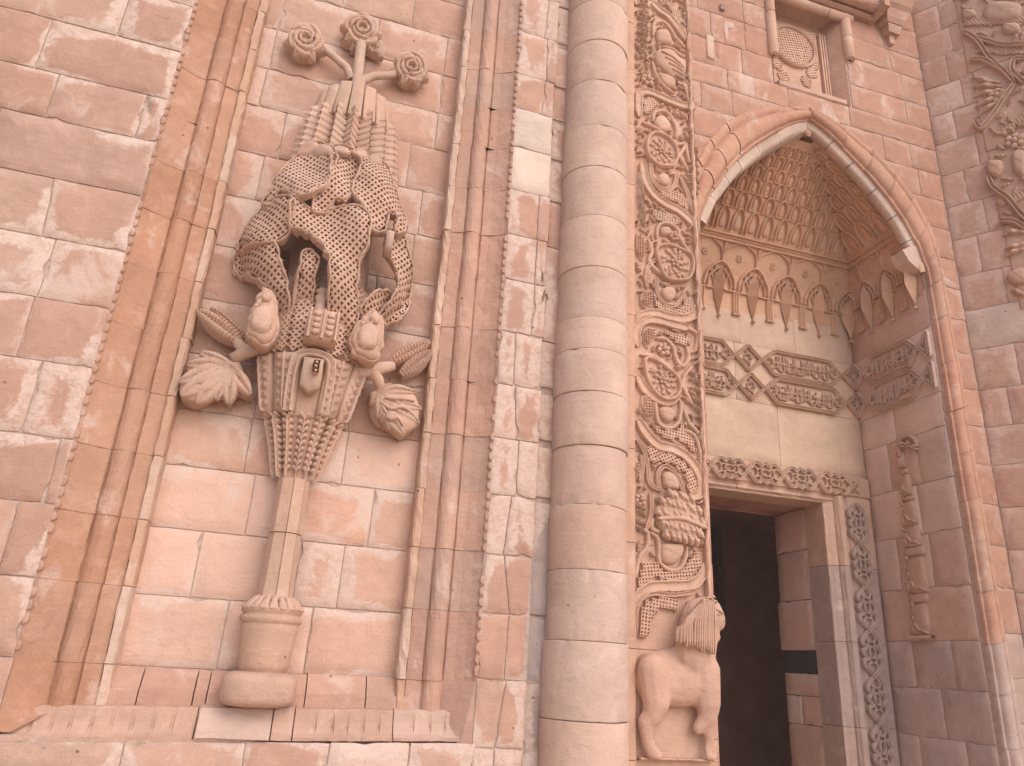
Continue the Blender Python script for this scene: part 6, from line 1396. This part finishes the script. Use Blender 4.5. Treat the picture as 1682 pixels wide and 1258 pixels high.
# crown of palm fronds
RC = [(4.40, 0.30), (4.60, 0.275), (4.80, 0.255), (5.0, 0.235), (5.15, 0.20), (5.3, 0.12)]
mc = cone(RC, 0.7); cr_ = MB(); lathe(cr_, 0, TY, [(0.24, 4.38), (0.235, 4.6), (0.21, 4.9), (0.18, 5.05), (0.10, 5.12)], 24); cr_.v = [(x, TY+(y-TY)*0.7, z) for x, y, z in cr_.v]
crown = part('frond_crown', cr_, tr, tc())
for k in range(-4, 5):
    a = k*0.36; top = 5.13-0.030*abs(k)**1.2+random.uniform(-.015, .015)
    mbx = MB(); ribbon(mbx, mc, [(a, 4.84), (a, top-0.06), (a, top)], 0.0, 0.0, ROUND) if False else None
    mbx = MB(); pillow(mbx, mc, [(a-0.16, 4.80), (a+0.16, 4.80), (a+0.165, top-0.006), (a+0.12, top), (a-0.12, top-0.004), (a-0.165, top-0.008)], 0.018, sm=False, skirt=0.02, steps=((1, 0.0), (0.98, 0.9), (0.93, 1.0), (0.4, 1.0))); part('frond_slat', mbx, crown, vary((0.53, 0.355, 0.255), 0.04))
for k in range(-4, 4):
    a = k*0.36+0.18; mbx = MB()
    for i in range(9):
        z = 4.87-0.05*i
        for s in (-1, 1):
            V = [mc(a, z, -0.03), mc(a, z-0.035, -0.03), mc(a+s*0.09, z-0.030, 0.015), mc(a+s*0.175, z-0.020, 0.065), mc(a+s*0.15, z+0.012, 0.03), mc(a+s*0.165, z-0.062, 0.0)]
            mbx.add(V, [(0, 4, 2), (0, 2, 1), (4, 3, 2), (1, 2, 5), (2, 3, 5)], False)
    part('chevron_leaf', mbx, crown, tc(0.05))
for k in range(-4, 5):
    a = k*0.36; mbx = MB(); ribbon(mbx, mc, [(a, 4.40), (a, 4.86)], 0.05, 0.045, ROUND, (0.1, 0), 0.03); part('frond_rib', mbx, crown, tc())
for (x, z, r) in ((-0.24, 4.46, 0.07), (-0.15, 4.43, 0.06), (-0.04, 4.44, 0.06), (0.07, 4.46, 0.055), (0.17, 4.44, 0.05)):
    mbx = MB(); pillow(mbx, drape(0.06), ring_pts((x, z), r, r*0.8, 9, jit=0.12), 0.04); part('broken_lump', mbx, crown, tc())
# three roses
for (x, z), r, tilt in (((-0.385, 5.395), 0.128, 0.5), ((-0.04, 5.615), 0.135, 0.1), ((0.325, 5.40), 0.125, -0.4)):
    rp = lambda u, v, d: (u, 4.125-d-0.10*((v-z)/r)*0.35, v)            # heads tipped towards the ground
    for i in range(7):
        a = tilt+i*2*pi/7+0.25; mbx = MB(); leaf(mbx, lambda u, v, d: (u, 4.15-d, v), (x+cos(a)*r*0.35, z+sin(a)*r*0.35), (x+cos(a)*r*1.10, z+sin(a)*r*1.05), r*0.62, 0.055, 2, nx=14, ny=6, rib=0.06); part('sepal', mbx, tr, tc())
    mbx = MB(); pillow(mbx, rp, [(x+r*(0.86 if i % 2 else 0.74)*cos(tilt+i*pi/7), z+r*(0.86 if i % 2 else 0.74)*sin(tilt+i*pi/7)) for i in range(14)], 0.045, sm=False, skirt=0.10, steps=((1, 0.2), (0.95, 0.85), (0.8, 0.95), (0.5, 0.8), (0.2, 0.7))); ro = part('rose', mbx, tr, tc())
    for rr, hh, nn, w_ in ((0.78, 0.026, 5, 0.034), (0.52, 0.036, 4, 0.030), (0.28, 0.040, 3, 0.024)):
        for i in range(nn):
            a = tilt+i*2*pi/nn+rr*5+random.uniform(-.25, .25); mbx = MB(); st_ = 2*pi/nn*random.uniform(0.95, 1.2); k1, k2 = random.uniform(0.78, 0.92), random.uniform(1.02, 1.2)
            ribbon(mbx, rp, [(x+cos(a+st_*q)*r*rr*(k1+(k2-k1)*(q+0.6)/1.2-(0.10 if q > 0.5 else 0)), z+sin(a+st_*q)*r*rr*(k1+(k2-k1)*(q+0.6)/1.2-(0.10 if q > 0.5 else 0))*0.9) for q in (-0.6, -0.35, -0.1, 0.15, 0.4, 0.6)], w_*random.uniform(0.85, 1.2), hh, ROUND, (0.3, 0.3), base=0.028, wob=0.15); part('petal', mbx, ro, tc())
for pts, rad in ((((-0.005, 4.12, 5.06), (-0.02, 4.12, 5.25), (-0.03, 4.12, 5.52)), (0.044, 0.036, 0.034)), (((-0.05, 4.13, 5.20), (-0.10, 4.13, 5.29), (-0.20, 4.13, 5.36), (-0.29, 4.13, 5.40)), (0.030, 0.028, 0.026, 0.026)), (((0.01, 4.13, 5.21), (0.09, 4.13, 5.28), (0.18, 4.13, 5.315), (0.25, 4.13, 5.36)), (0.030, 0.028, 0.026, 0.024))):
    mbx = MB(); tube(mbx, pts, rad, 12); part('rose_stem', mbx, tr, vary((0.50, 0.35, 0.26), 0.03))
for e in ((-0.10, 5.47), (0.06, 5.50), (0.13, 5.48), (-0.16, 5.52)):
    mbx = MB(); leaf(mbx, front(4.18), (-0.03, 5.55), e, 0.07, 0.06, 3); part('rose_leaf', mbx, tr, tc())

# ================================================================ HAZE ADDED AS A VEIL
hb = MB(); box(hb, -36, 36, -42, 30, -1.0, 10.6)  # thin volume added to imitate a lens veil and lift the darks
me = bpy.data.meshes.new('haze'); me.from_pydata(hb.v, [], hb.f)
hz = bpy.data.objects.new('haze', me); COL.objects.link(hz); hz['kind'] = 'stuff'
mt = bpy.data.materials.new('veil_haze'); mt.use_nodes = True; nt = mt.node_tree; nt.nodes.clear()
out = nt.nodes.new('ShaderNodeOutputMaterial'); pv = nt.nodes.new('ShaderNodeVolumePrincipled')
pv.inputs['Color'].default_value = (0.98, 0.93, 0.91, 1); pv.inputs['Density'].default_value = 0.0035; pv.inputs['Anisotropy'].default_value = 0.0
nt.links.new(pv.outputs[0], out.inputs['Volume']); me.materials.append(mt)
scene.cycles.volume_bounces = 1
